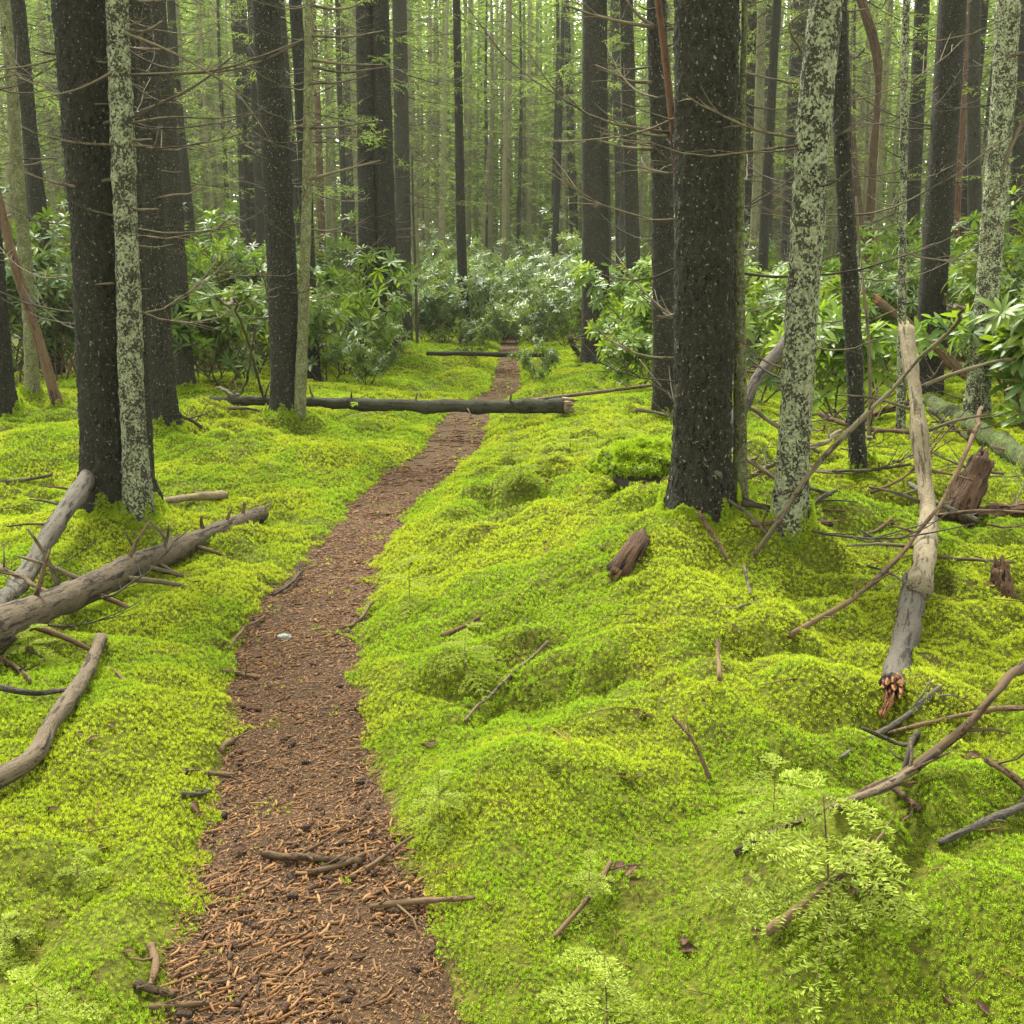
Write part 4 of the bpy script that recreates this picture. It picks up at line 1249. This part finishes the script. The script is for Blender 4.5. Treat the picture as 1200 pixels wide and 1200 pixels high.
# the tangle of dead branches behind the lichen trunk
DB = []
for k in range(5):
    rd = random.Random(900 + k)
    C = branch_curve(rd, 0, 0, rd.uniform(.9, 1.5), .3)
    mb = MB(); dead_branch(mb, rd, C, rd.uniform(.009, .014), 6, rd.randint(5, 9))
    DB.append([mb.mesh('dead_branch', M[m]) for m in ('twig', 'twig_dark', 'twig_brown')])
for k, (px, py) in enumerate([(868, 520), (880, 545), (890, 500), (900, 575), (912, 530), (955, 560), (965, 520), (975, 590), (985, 540), (950, 500), (1025, 530), (1035, 500), (1045, 570), (1020, 590), (1100, 530), (1110, 560), (1120, 505), (1160, 540), (1175, 570), (1090, 505),
                              (870, 600), (990, 610), (1130, 480), (960, 480), (885, 470), (1185, 620), (1155, 640), (20, 690), (50, 720), (85, 735), (15, 740), (120, 735), (70, 600), (20, 600), (100, 700)]):
    P0 = hit(px, py)
    o = link('dead_branch', rnd.choice(DB[k % 5]), None, P0 + [0, 0, rnd.uniform(.03, .16)])
    o.rotation_euler = (rnd.uniform(-.6, .6), rnd.uniform(-.32, .12), rnd.uniform(0, 6.28))
    sc = rnd.uniform(.4, .9) * (.6 if px < 200 else 1)
    o.scale = (sc, sc, sc)
    if px < 200:
        tag(o, 'thin dead branch caught round the branchy log and the grey log', 'branch', 'dead branches round the logs by the paired trunks')
    else:
        tag(o, 'thin dead branch in the tangle around the lichen trunk and pale log', 'branch', 'dead branches tangled around the lichen trunk')

# small stone on the trail
P0 = hit(333, 748)
mb = MB()
sc = 1 + .4 * (vnoise(Dr[..., 0] * 2.5 + 3, Dr[..., 1] * 2.5, 71, Dr[..., 2] * 2.5) - .5)
mb.add(((Dr * sc[..., None]) * [.03, .026, .014]).reshape(-1, 3), [Q])
o = link('pebble', mb.mesh('pebble', wood('pale_stone', (.14, .15, .13), (.28, .28, .25), 30)), None, P0 + [0, 0, .006])
tag(o, 'pale grey stone lying on the trail', 'stone')

# fallen leaves
def leaf_mesh(rd):
    nu, nv = 7, 5
    L, W = .027, .016
    c1, c2 = rd.uniform(-14, 14), rd.uniform(8, 25)
    V, A = [], []
    for i in range(nu):
        t = i / (nu - 1)
        hw = W * math.sin(math.pi * min(max(t * .92 + .04, 0), 1)) ** .7
        for j in range(nv):
            s = (j / (nv - 1)) * 2 - 1
            X_ = (t - .5) * 2 * L; Y_ = s * hw
            V.append((X_, Y_, c1 * (t - .5) ** 2 * L * .06 + c2 * Y_ * Y_ / W * .03 + rd.uniform(-.002, .002)))
            A.append((1 - abs(s), rd.random(), 0))
    i, j = np.meshgrid(np.arange(nu - 1), np.arange(nv - 1), indexing='ij')
    q = np.stack([i * nv + j, i * nv + j + 1, (i + 1) * nv + j + 1, (i + 1) * nv + j], -1).reshape(-1, 4)
    mb = MB(); mb.add(V, [q], A)
    return mb.mesh('dead_leaf', M['dead_leaf'])


LV = [leaf_mesh(random.Random(k)) for k in range(5)]
for (px, py) in [(728, 915), (738, 918), (748, 914), (740, 1027), (725, 1022), (498, 880), (505, 876), (1040, 1045), (1012, 1045), (1000, 1050), (885, 1100), (800, 1110), (808, 1120), (1130, 895), (1140, 890), (1105, 760), (740, 748),
                 (752, 842), (760, 845), (617, 810), (620, 860), (235, 960), (245, 970), (228, 950), (120, 1000), (60, 955), (20, 1100), (150, 1120), (75, 970), (95, 865), (130, 855), (110, 870), (975, 725), (1110, 1180), (1150, 1190), (640, 648),
                 (520, 795), (300, 545), (330, 555), (95, 505), (640, 640), (705, 645), (690, 590), (870, 960), (1165, 905), (860, 740), (845, 715), (985, 600), (430, 920), (280, 1000)]:
    P0 = hit(px, py)
    o = link('dead_leaf', rnd.choice(LV), None, P0 + [0, 0, .014])
    o.rotation_euler = (rnd.uniform(-.35, .35), rnd.uniform(-.35, .35), rnd.uniform(0, 6.3))
    k = rnd.uniform(.45, .95); o.scale = (k, k * rnd.uniform(.8, 1.1), k)
    tag(o, 'small curled brown dead leaf lying on the moss', 'leaf', 'dead leaves scattered over the moss')


# ------------------------------------------------------------------ spruce seedlings
def needle_twig(Vs, As, p, d, L, nl, n, rd, g):
    """a twig with needles on both sides and above"""
    s_ = np.cross(d, [0, 0, 1.0]); s_ /= np.linalg.norm(s_) + 1e-9
    u_ = np.cross(s_, d)
    for k in range(n):
        t = (k + rd.random()) / n
        c = p + d * L * t + np.array([0, 0, -.15 * L * t * t])
        th = rd.choice((0, math.pi, .6, 2.5, 1.5)) + rd.uniform(-.3, .3)
        nd = d * rd.uniform(.35, .8) + s_ * math.cos(th) + u_ * math.sin(th) * .6
        nd *= nl * rd.uniform(.75, 1.15) * (1 - .35 * t) / np.linalg.norm(nd)
        wv = np.cross(nd, [rd.uniform(-1, 1), rd.uniform(-1, 1), rd.uniform(-1, 1)])
        wv *= nl * .10 / (np.linalg.norm(wv) + 1e-9)
        Vs += [c - wv, c + wv, c + nd * .6 + wv * .8, c + nd, c + nd * .6 - wv * .8]
        gg = min(1, max(0, g + rd.uniform(-.2, .2)))
        As += [(.2, gg, 0), (.2, gg, 0), (.7, gg, 0), (1, gg, 0), (.7, gg, 0)]


def seedling(label, P0, H, spread, nw, seed, lean=(0, 0), group=None):
    rd = random.Random(seed)
    root = thing('spruce_seedling', label, 'seedling', P0, group)
    st = np.array([[0, 0, -.02], [lean[0] * .4, lean[1] * .4, H * .5], [lean[0], lean[1], H]])
    C = resample(st, 8)
    mb = MB(); V, f = tube(C, np.linspace(.0034, .0012, 8) * max(H / .3, .6), 6); mb.add(V, f, tube.co)
    link('stem', mb.mesh('stem', M['twig_brown']), root)
    for w in range(nw):
        h = H * (.28 + .72 * w / max(nw - 1, 1))
        i = min(int(h / H * 7), 7)
        p = C[i]
        nbr = rd.randint(3, 5) if w < nw - 1 else 2
        for b_ in range(nbr):
            az = 2 * math.pi * (b_ + rd.uniform(-.3, .3)) / nbr + w * .8
            L = spread * (1.15 - .62 * w / nw) * rd.uniform(.75, 1.1)
            d = np.array([math.cos(az), math.sin(az), rd.uniform(-.05, .3)]); d /= np.linalg.norm(d)
            Vs, As = [], []
            g = rd.uniform(.3, .8)
            npt = 7
            t = np.linspace(0, 1, npt)
            B = p + d * (L * t)[:, None] + np.stack([0 * t, 0 * t, -.32 * L * t**2], 1)
            mb = MB(); V, f = tube(B, np.linspace(.0018, .0006, npt) * max(H / .3, .6), 4, False); mb.add(V, f, (0, .1, 0), 1)
            nl = .019 * max(H / .3, .55)
            for k in range(npt - 1):
                needle_twig(Vs, As, B[k], (B[k + 1] - B[k]) / np.linalg.norm(B[k + 1] - B[k]), L / npt, nl, int(300 * L / npt / max(H / .3, .55)) + 5, rd, g)
                if k > 0:
                    for sg in (-1, 1):
                        s_ = np.cross(d, [0, 0, 1.0]) * sg * rd.uniform(.6, 1.2)
                        dd = d * .75 + s_ * .75 + np.array([0, 0, -.12]); dd /= np.linalg.norm(dd)
                        l = L * .62 * (1 - t[k]) * rd.uniform(.7, 1.2)
                        needle_twig(Vs, As, B[k], dd, l, nl, int(300 * l / max(H / .3, .55)) + 4, rd, g + .1)
            n = len(Vs) // 5
            q = np.arange(n)[:, None] * 5
            mb.add(Vs, [q + [[0, 1, 2, 4]], q + [[4, 2, 3]]], As)
            link('bough', mb.mesh('bough', [M['seedling'], M['twig_brown']], False), root)
    return root


seedling('tallest pale spruce seedling beside the thick brown fallen branch', hit(972, 1090), .28, .25, 4, 3, (-.02, .03))
seedling('spruce seedling at the bottom edge of the moss slope', hit(712, 1225), .20, .16, 4, 5, (-.01, 0))
seedling('small feathery seedling left of the near trail', hit(93, 1048), .11, .09, 3, 8)
seedling('low spreading seedling in the corner beside the near trail', hit(48, 1225), .13, .14, 4, 9)
seedling('tiny seedling at the frame edge among moss', hit(8, 1120), .09, .09, 3, 10)
seedling('faint thin seedling by the dark mossy hollow', hit(515, 962), .13, .10, 3, 12)
seedling('seedling leaning behind the tallest pale seedling', hit(905, 975), .16, .15, 3, 13)
seedling('green seedling under the branchy log', hit(35, 775), .12, .14, 3, 14)
seedling('thin seedling beside the orange-brown twig', hit(690, 1060), .12, .08, 3, 15)
for k, (px, py) in enumerate([(610, 560), (640, 545), (668, 535), (700, 528), (725, 512), (745, 520), (655, 520), (600, 535), (690, 545), (480, 705), (545, 790), (320, 570), (420, 500)]):
    seedling('little green spruce seedling growing in the moss bank near the log', hit(px, py), rnd.uniform(.12, .24), rnd.uniform(.12, .2), 3, 30 + k, group='seedlings on the moss banks')


# ------------------------------------------------------------------ rhododendrons
def rhodo_leaf(p, d, up, L, W, rd):
    """long leathery leaf, folded along the midrib and bowed"""
    s_ = np.cross(d, up); s_ /= np.linalg.norm(s_) + 1e-9
    u_ = np.cross(s_, d)
    prof = [(0, .10), (.25, .75), (.55, 1.0), (.82, .68), (1, .03)]
    bow = rd.uniform(.05, .35); fold = rd.uniform(.15, .4)
    V = []
    for t, w in prof:
        c = p + d * (L * (t + .08)) - u_ * (bow * L * t * t)
        for sg in (-1, 0, 1):
            V.append(c + s_ * (sg * w * W) + u_ * (abs(sg) * fold * w * W))
    return V


LQ = np.array([[r * 3 + c, r * 3 + c + 1, (r + 1) * 3 + c + 1, (r + 1) * 3 + c] for r in range(4) for c in range(2)])


def rhodo(rd, H, spread, nst, young=.2, leaf=1.):
    foliage, stems = MB(), MB()
    ends = []

    def grow(p, d, L, r, lev):
        n = 5
        t = np.linspace(0, 1, n)
        side = np.array([rd.uniform(-.2, .2), rd.uniform(-.2, .2), 0])
        C = p + d * (L * t)[:, None] + (side + np.array([0, 0, .15]))[None, :] * (L * t**2)[:, None]
        V, f = tube(C, np.linspace(r, r * .6, n), 5, False)
        stems.add(V, f, tube.co)
        if lev == 0 or L < .12:
            ends.append((C[-1], (C[-1] - C[-2]) / np.linalg.norm(C[-1] - C[-2])))
            return
        for _ in range(3 if lev == 3 else (2 if rd.random() < .5 else 1)):
            az = rd.uniform(0, 6.28)
            dd = d * .3 + np.array([math.cos(az), math.sin(az), .35]); dd /= np.linalg.norm(dd)
            grow(C[rd.randint(1, 3)], dd, max(L * .45, .13), r * .5, 0)
        for k in range(rd.randint(2, 3)):
            az = rd.uniform(0, 6.28)
            dd = d * .55 + np.array([math.cos(az) * .75, math.sin(az) * .75, rd.uniform(0, .5)])
            dd /= np.linalg.norm(dd)
            grow(C[-1] if k else C[-2], dd, L * rd.uniform(.5, .75), r * .6, lev - 1)
    for s in range(nst):
        az = 2 * math.pi * s / nst + rd.uniform(-.4, .4)
        sp = spread * rd.uniform(.3, 1)
        d = np.array([math.cos(az) * sp, math.sin(az) * sp, H * rd.uniform(.45, .8)])
        L = np.linalg.norm(d) * .62
        grow(np.array([math.cos(az) * .08, math.sin(az) * .08, -.05]), d / np.linalg.norm(d), L, .012 * H ** .5, 3)
    for p, d in ends:
        nl = rd.randint(6, 10)
        up = d
        a = np.cross(up, [.3, .9, .1]); a /= np.linalg.norm(a); b = np.cross(up, a)
        yg = 1. if rd.random() < young else 0.
        droop = rd.uniform(-.35, .55)
        g = rd.random()
        for k in range(nl):
            th = 2 * math.pi * k / nl + rd.uniform(-.25, .25)
            dd = a * math.cos(th) + b * math.sin(th) + up * (droop + rd.uniform(-.15, .25))
            dd /= np.linalg.norm(dd)
            L = leaf * rd.uniform(.11, .19)
            V = rhodo_leaf(p, dd, up + np.array([0, 0, .3]), L, L * rd.uniform(.12, .16), rd)
            gg = min(1, max(0, g + rd.uniform(-.3, .3)))
            foliage.add(V, [LQ], [(.5 * (i // 3) / 4 + .2, gg, yg) for i in range(15)])
    return foliage, stems


RPROT = []
for k, (H, sp, nst, yo) in enumerate([(1.5, .8, 5, .15), (1.9, .9, 6, .2), (1.2, .9, 5, .35), (2.3, 1.0, 6, .15), (1.0, .6, 3, .6), (1.7, .7, 4, .6)]):
    f_, s_ = rhodo(random.Random(300 + k), H, sp, nst, yo, 1.3 if k in (4, 5) else 1.05)
    RPROT.append((f_.mesh('foliage', M['rhododendron_backlit' if k in (1, 4, 5) else 'rhododendron']), s_.mesh('stem', M['twig_brown']), H))


RFARLIT = []  # foliage copies whose leaf colour carries the brighter far light
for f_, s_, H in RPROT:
    c = f_.copy(); c.materials.clear(); c.materials.append(M['rhododendron_far_lit']); RFARLIT.append(c)


def place_rhodo(px, py, k, sc, label, group=None, at=None, pale=False):
    P0 = hit(px, py) if at is None else np.array([at[0], at[1], float(terrain(at[0], at[1]))])
    for tx, ty, tr in TRUNKS:
        pass
    root = thing('rhododendron_shrub', label, 'shrub', P0, group)
    root.rotation_euler = (0, 0, rnd.uniform(0, 6.28))
    root.scale = (sc, sc, sc * rnd.uniform(.9, 1.1))
    link('foliage', RFARLIT[k] if pale else RPROT[k][0], root)
    link('stem', RPROT[k][1], root)
    return root


G1 = 'rhododendrons behind the trunks on the trail\'s left'
for px, py, k, sc in [(20, 455, 1, 1.0), (70, 450, 3, .85), (95, 440, 0, 1.0), (10, 440, 3, 1.0), (50, 425, 1, 1.1), (110, 425, 3, 1.0), (235, 446, 0, .9), (262, 450, 2, 1.0), (290, 446, 0, .95), (250, 430, 1, 1.05), (275, 425, 3, .95), (310, 430, 1, .9),
                      (300, 412, 3, 1.0), (345, 430, 0, .9), (385, 448, 2, 1.0), (405, 440, 0, .8), (395, 425, 1, .9), (430, 432, 4, .8), (375, 415, 3, .9), (240, 410, 3, 1.1), (150, 420, 3, 1.0), (330, 405, 3, 1.0), (400, 405, 3, .95)]:
    place_rhodo(px, py, k, sc, 'dark glossy rhododendron among the trunks left of the trail', G1)
G2 = 'rhododendrons crowding the far end of the trail'
for px, py, k, sc in [(500, 402, 0, .95), (520, 405, 2, .95), (545, 403, 1, 1.0), (560, 399, 2, 1.0), (505, 394, 3, 1.0), (535, 392, 3, 1.05), (575, 393, 1, 1.0), (625, 400, 2, .95), (640, 404, 0, 1.0), (655, 398, 1, 1.0), (665, 405, 2, .95), (640, 392, 3, 1.05),
                      (600, 396, 2, .8), (588, 402, 2, .8), (611, 402, 2, .75), (590, 391, 0, 1.0), (608, 390, 2, 1.0), (600, 387, 1, 1.1), (585, 385, 3, 1.1), (615, 386, 3, 1.1), (560, 386, 3, 1.1), (650, 386, 3, 1.1), (600, 382, 3, 1.2), (570, 380, 3, 1.25), (630, 380, 3, 1.25), (530, 384, 3, 1.2),
                      (670, 388, 3, 1.1), (495, 386, 3, 1.1), (600, 376, 3, 1.35), (550, 375, 3, 1.35), (650, 375, 3, 1.35), (520, 376, 3, 1.35), (575, 372, 3, 1.5), (625, 372, 3, 1.5), (690, 382, 3, 1.2), (480, 380, 3, 1.2)]:
    place_rhodo(px, py, k, sc, 'pale-lit, sheened rhododendron in the thicket closing the far end of the trail', G2, None, py < 403)
G3 = 'rhododendrons behind the pale fallen log'
for px, py, k, sc in [(730, 440, 4, .9), (762, 448, 5, .8), (745, 425, 5, .9), (755, 405, 1, .9), (885, 470, 2, .9), (900, 450, 5, .85), (880, 430, 1, .9), (915, 425, 1, .9), (960, 470, 5, .8), (970, 445, 1, .85), (985, 490, 4, .9), (1020, 450, 1, .85), (1040, 425, 0, .9),
                      (1135, 440, 1, .9), (1185, 478, 5, .8), (1205, 505, 4, .9), (1190, 460, 1, .95), (1215, 450, 3, .9), (1155, 440, 3, .85), (1100, 430, 3, .9), (1060, 420, 3, .9), (960, 420, 3, .9), (1010, 415, 3, .95), (870, 415, 3, .9), (900, 400, 3, 1.0), (1130, 420, 3, 1.0), (1180, 425, 3, 1.0)]:
    place_rhodo(px, py, k, sc, 'leafy bright green rhododendron in the brush right of the trail', G3)
place_rhodo(742, 458, 4, .75, 'young rhododendron sprig with upright yellow-green leaves beside the trailside spruce')
place_rhodo(630, 448, 2, .45, 'low rhododendron sprig leaning over the log across the trail')
place_rhodo(430, 452, 2, .5, 'low rhododendron spilling over the moss by the dark cluster')
place_rhodo(553, 420, 2, .55, 'small rhododendron hanging over the thin log across the trail')

# ------------------------------------------------------------------ the wood behind
FP = []
for k in range(7):
    rd = random.Random(500 + k)
    H = rd.uniform(13, 17)
    lean = (rd.uniform(-.5, .5), rd.uniform(-.5, .5))
    n = 60
    s = np.linspace(0, 1, n)
    C = np.stack([lean[0] * s + .06 * np.sin(s * 9 + k), lean[1] * s, -.2 + H * s], 1)
    r0 = rd.uniform(.075, .15)
    mb = MB(); V, f = tube(C, r0 * (1 - .8 * s) + r0 * .35 * np.exp(-s * H / .25), 12, True, bark_disp(k * 3 + 400, .008, .1)); mb.add(V, f, tube.co)
    tm = mb.mesh('trunk', M['grey_bark'])
    mb = MB()
    for b_ in range(85):
        h = rd.uniform(.8, 8.5); az = rd.uniform(0, 6.28)
        i = int(np.argmin(abs(C[:, 2] - h)))
        Cb = branch_curve(rd, h, az, rd.uniform(.35, 1.3)) + [C[i][0], C[i][1], 0]
        dead_branch(mb, rd, Cb, .007, 3, rd.randint(3, 6))
    bm_ = mb.mesh('dead_crown', M['twig'])
    zc = (2.8, 3.6, 4.6, 5.6, 3.2, 5.0, 4.0)[k]
    mb = spruce_crown(rd, zc, H, 2.0, 52, .7)
    FP.append((tm, bm_, mb.mesh('crown', [M['needles'], M['twig_dark']], False)))
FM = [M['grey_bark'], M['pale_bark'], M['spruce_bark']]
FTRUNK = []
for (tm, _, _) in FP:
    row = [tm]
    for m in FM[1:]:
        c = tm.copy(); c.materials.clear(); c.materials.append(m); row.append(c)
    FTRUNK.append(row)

placed = [(t[0], t[1]) for t in TRUNKS]
count = 0
tries = 0
while count < 215 and tries < 9000:
    tries += 1
    yy = 15 + 40 * rnd.random() ** .8
    xx = rnd.uniform(-.52, .52) * yy * 1.08
    l, r = path_edges(yy)
    gap = 1.9
    if yy < 34 and l - gap < xx < r + gap:
        continue
    px = CX + F * xx / (yy * math.cos(PITCH))
    if yy < 22 and (480 < px < 690 or rnd.random() < .5):
        continue
    if any((xx - a) ** 2 + (yy - b) ** 2 < (1.0 if yy < 25 else 1.25) for a, b in placed):
        continue
    placed.append((xx, yy))
    k = rnd.randrange(7)
    zt = float(terrain(xx, yy))
    dim = yy > 30
    root = thing('spruce_tree', 'slim pale trunk far back in the misty wood' if dim else 'slim bare-branched trunk in the shaded wood behind the shrubs', 'tree', (xx, yy, zt), 'distant trunks in the mist' if dim else 'slim trunks behind the shrubs')
    ln_ = .02 if rnd.random() < .75 else .09
    root.rotation_euler = (rnd.uniform(-ln_, ln_), rnd.uniform(-ln_, ln_), rnd.uniform(0, 6.28))
    sc = rnd.uniform(.75, 1.15)
    root.scale = (sc, sc, rnd.uniform(.9, 1.15))
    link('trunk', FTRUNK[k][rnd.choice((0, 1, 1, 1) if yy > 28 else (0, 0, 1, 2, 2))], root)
    link('dead_crown', FP[k][1], root)
    link('crown', FP[k][2], root)
    count += 1
print('far trees', count)

# the mass of wood beyond, where no single tree can be told
mb = MB()
for k in range(900):
    yy = 48 + 70 * (k / 900) ** 1.2; xx = rnd.uniform(-.56, .56) * yy
    zt = float(terrain(xx, yy)); H = rnd.uniform(14, 19) * (1 + max(yy - 60, 0) / 90); r0 = rnd.uniform(.09, .17)
    C = np.stack([xx + rnd.uniform(-.4, .4) * np.linspace(0, 1, 6), yy + 0 * np.linspace(0, 1, 6), zt - .3 + H * np.linspace(0, 1, 6)], 1)
    V, f = tube(C, np.linspace(r0, r0 * .3, 6), 6, False); mb.add(V, f, (0, 0, 0), 1)
    nq = 330
    hh = rng.uniform(.10, 1, nq) ** .8 * H
    ra = (2.3 * (1 - hh / H) + .3) * rng.random(nq) ** .5; az = rng.uniform(0, 6.28, nq)
    Pq = np.stack([xx + ra * np.cos(az), yy + ra * np.sin(az), zt + hh], 1)
    d = np.stack([np.cos(az), np.sin(az), rng.uniform(-.6, .1, nq)], 1) * rng.uniform(.25, .6, (nq, 1))
    w = np.cross(d, rng.normal(size=(nq, 3))); w *= (.06 if yy < 70 else .10) / (np.linalg.norm(w, axis=1)[:, None] + 1e-9)
    V = np.stack([Pq - w, Pq + w, Pq + d], 1).reshape(-1, 3)
    t = np.tile(np.array([[.2, 0, 0], [.2, 0, 0], [1, 0, 0]]), (nq, 1)); t[:, 1] = np.repeat(rng.random(nq), 3)
    mb.add(V, [np.arange(3 * nq).reshape(-1, 3)], t)
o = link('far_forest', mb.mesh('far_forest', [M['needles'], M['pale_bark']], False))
tag(o, 'far wood of spruces melting into mist', kind='stuff')


# ------------------------------------------------------------------ the damp air of the wood
bx = MB()
x0, x1, y0, y1, z0, z1 = -230., 230., -80., 350., -3.0, 40.
bx.add([(x0, y0, z0), (x1, y0, z0), (x1, y1, z0), (x0, y1, z0), (x0, y0, z1), (x1, y0, z1), (x1, y1, z1), (x0, y1, z1)],
       [np.array([[0, 3, 2, 1], [4, 5, 6, 7], [0, 1, 5, 4], [1, 2, 6, 5], [2, 3, 7, 6], [3, 0, 4, 7]])])
hm = NT('haze')
vol = hm.n('VolumePrincipled', {'Color': (.90, .97, .86, 1), 'Density': .00045, 'Anisotropy': .2})
hm.t.links.new(vol.outputs[0], hm.out.inputs['Volume'])
o = link('haze', bx.mesh('haze', hm.m, False))
tag(o, 'thin pale mist hanging in the wood', kind='stuff')
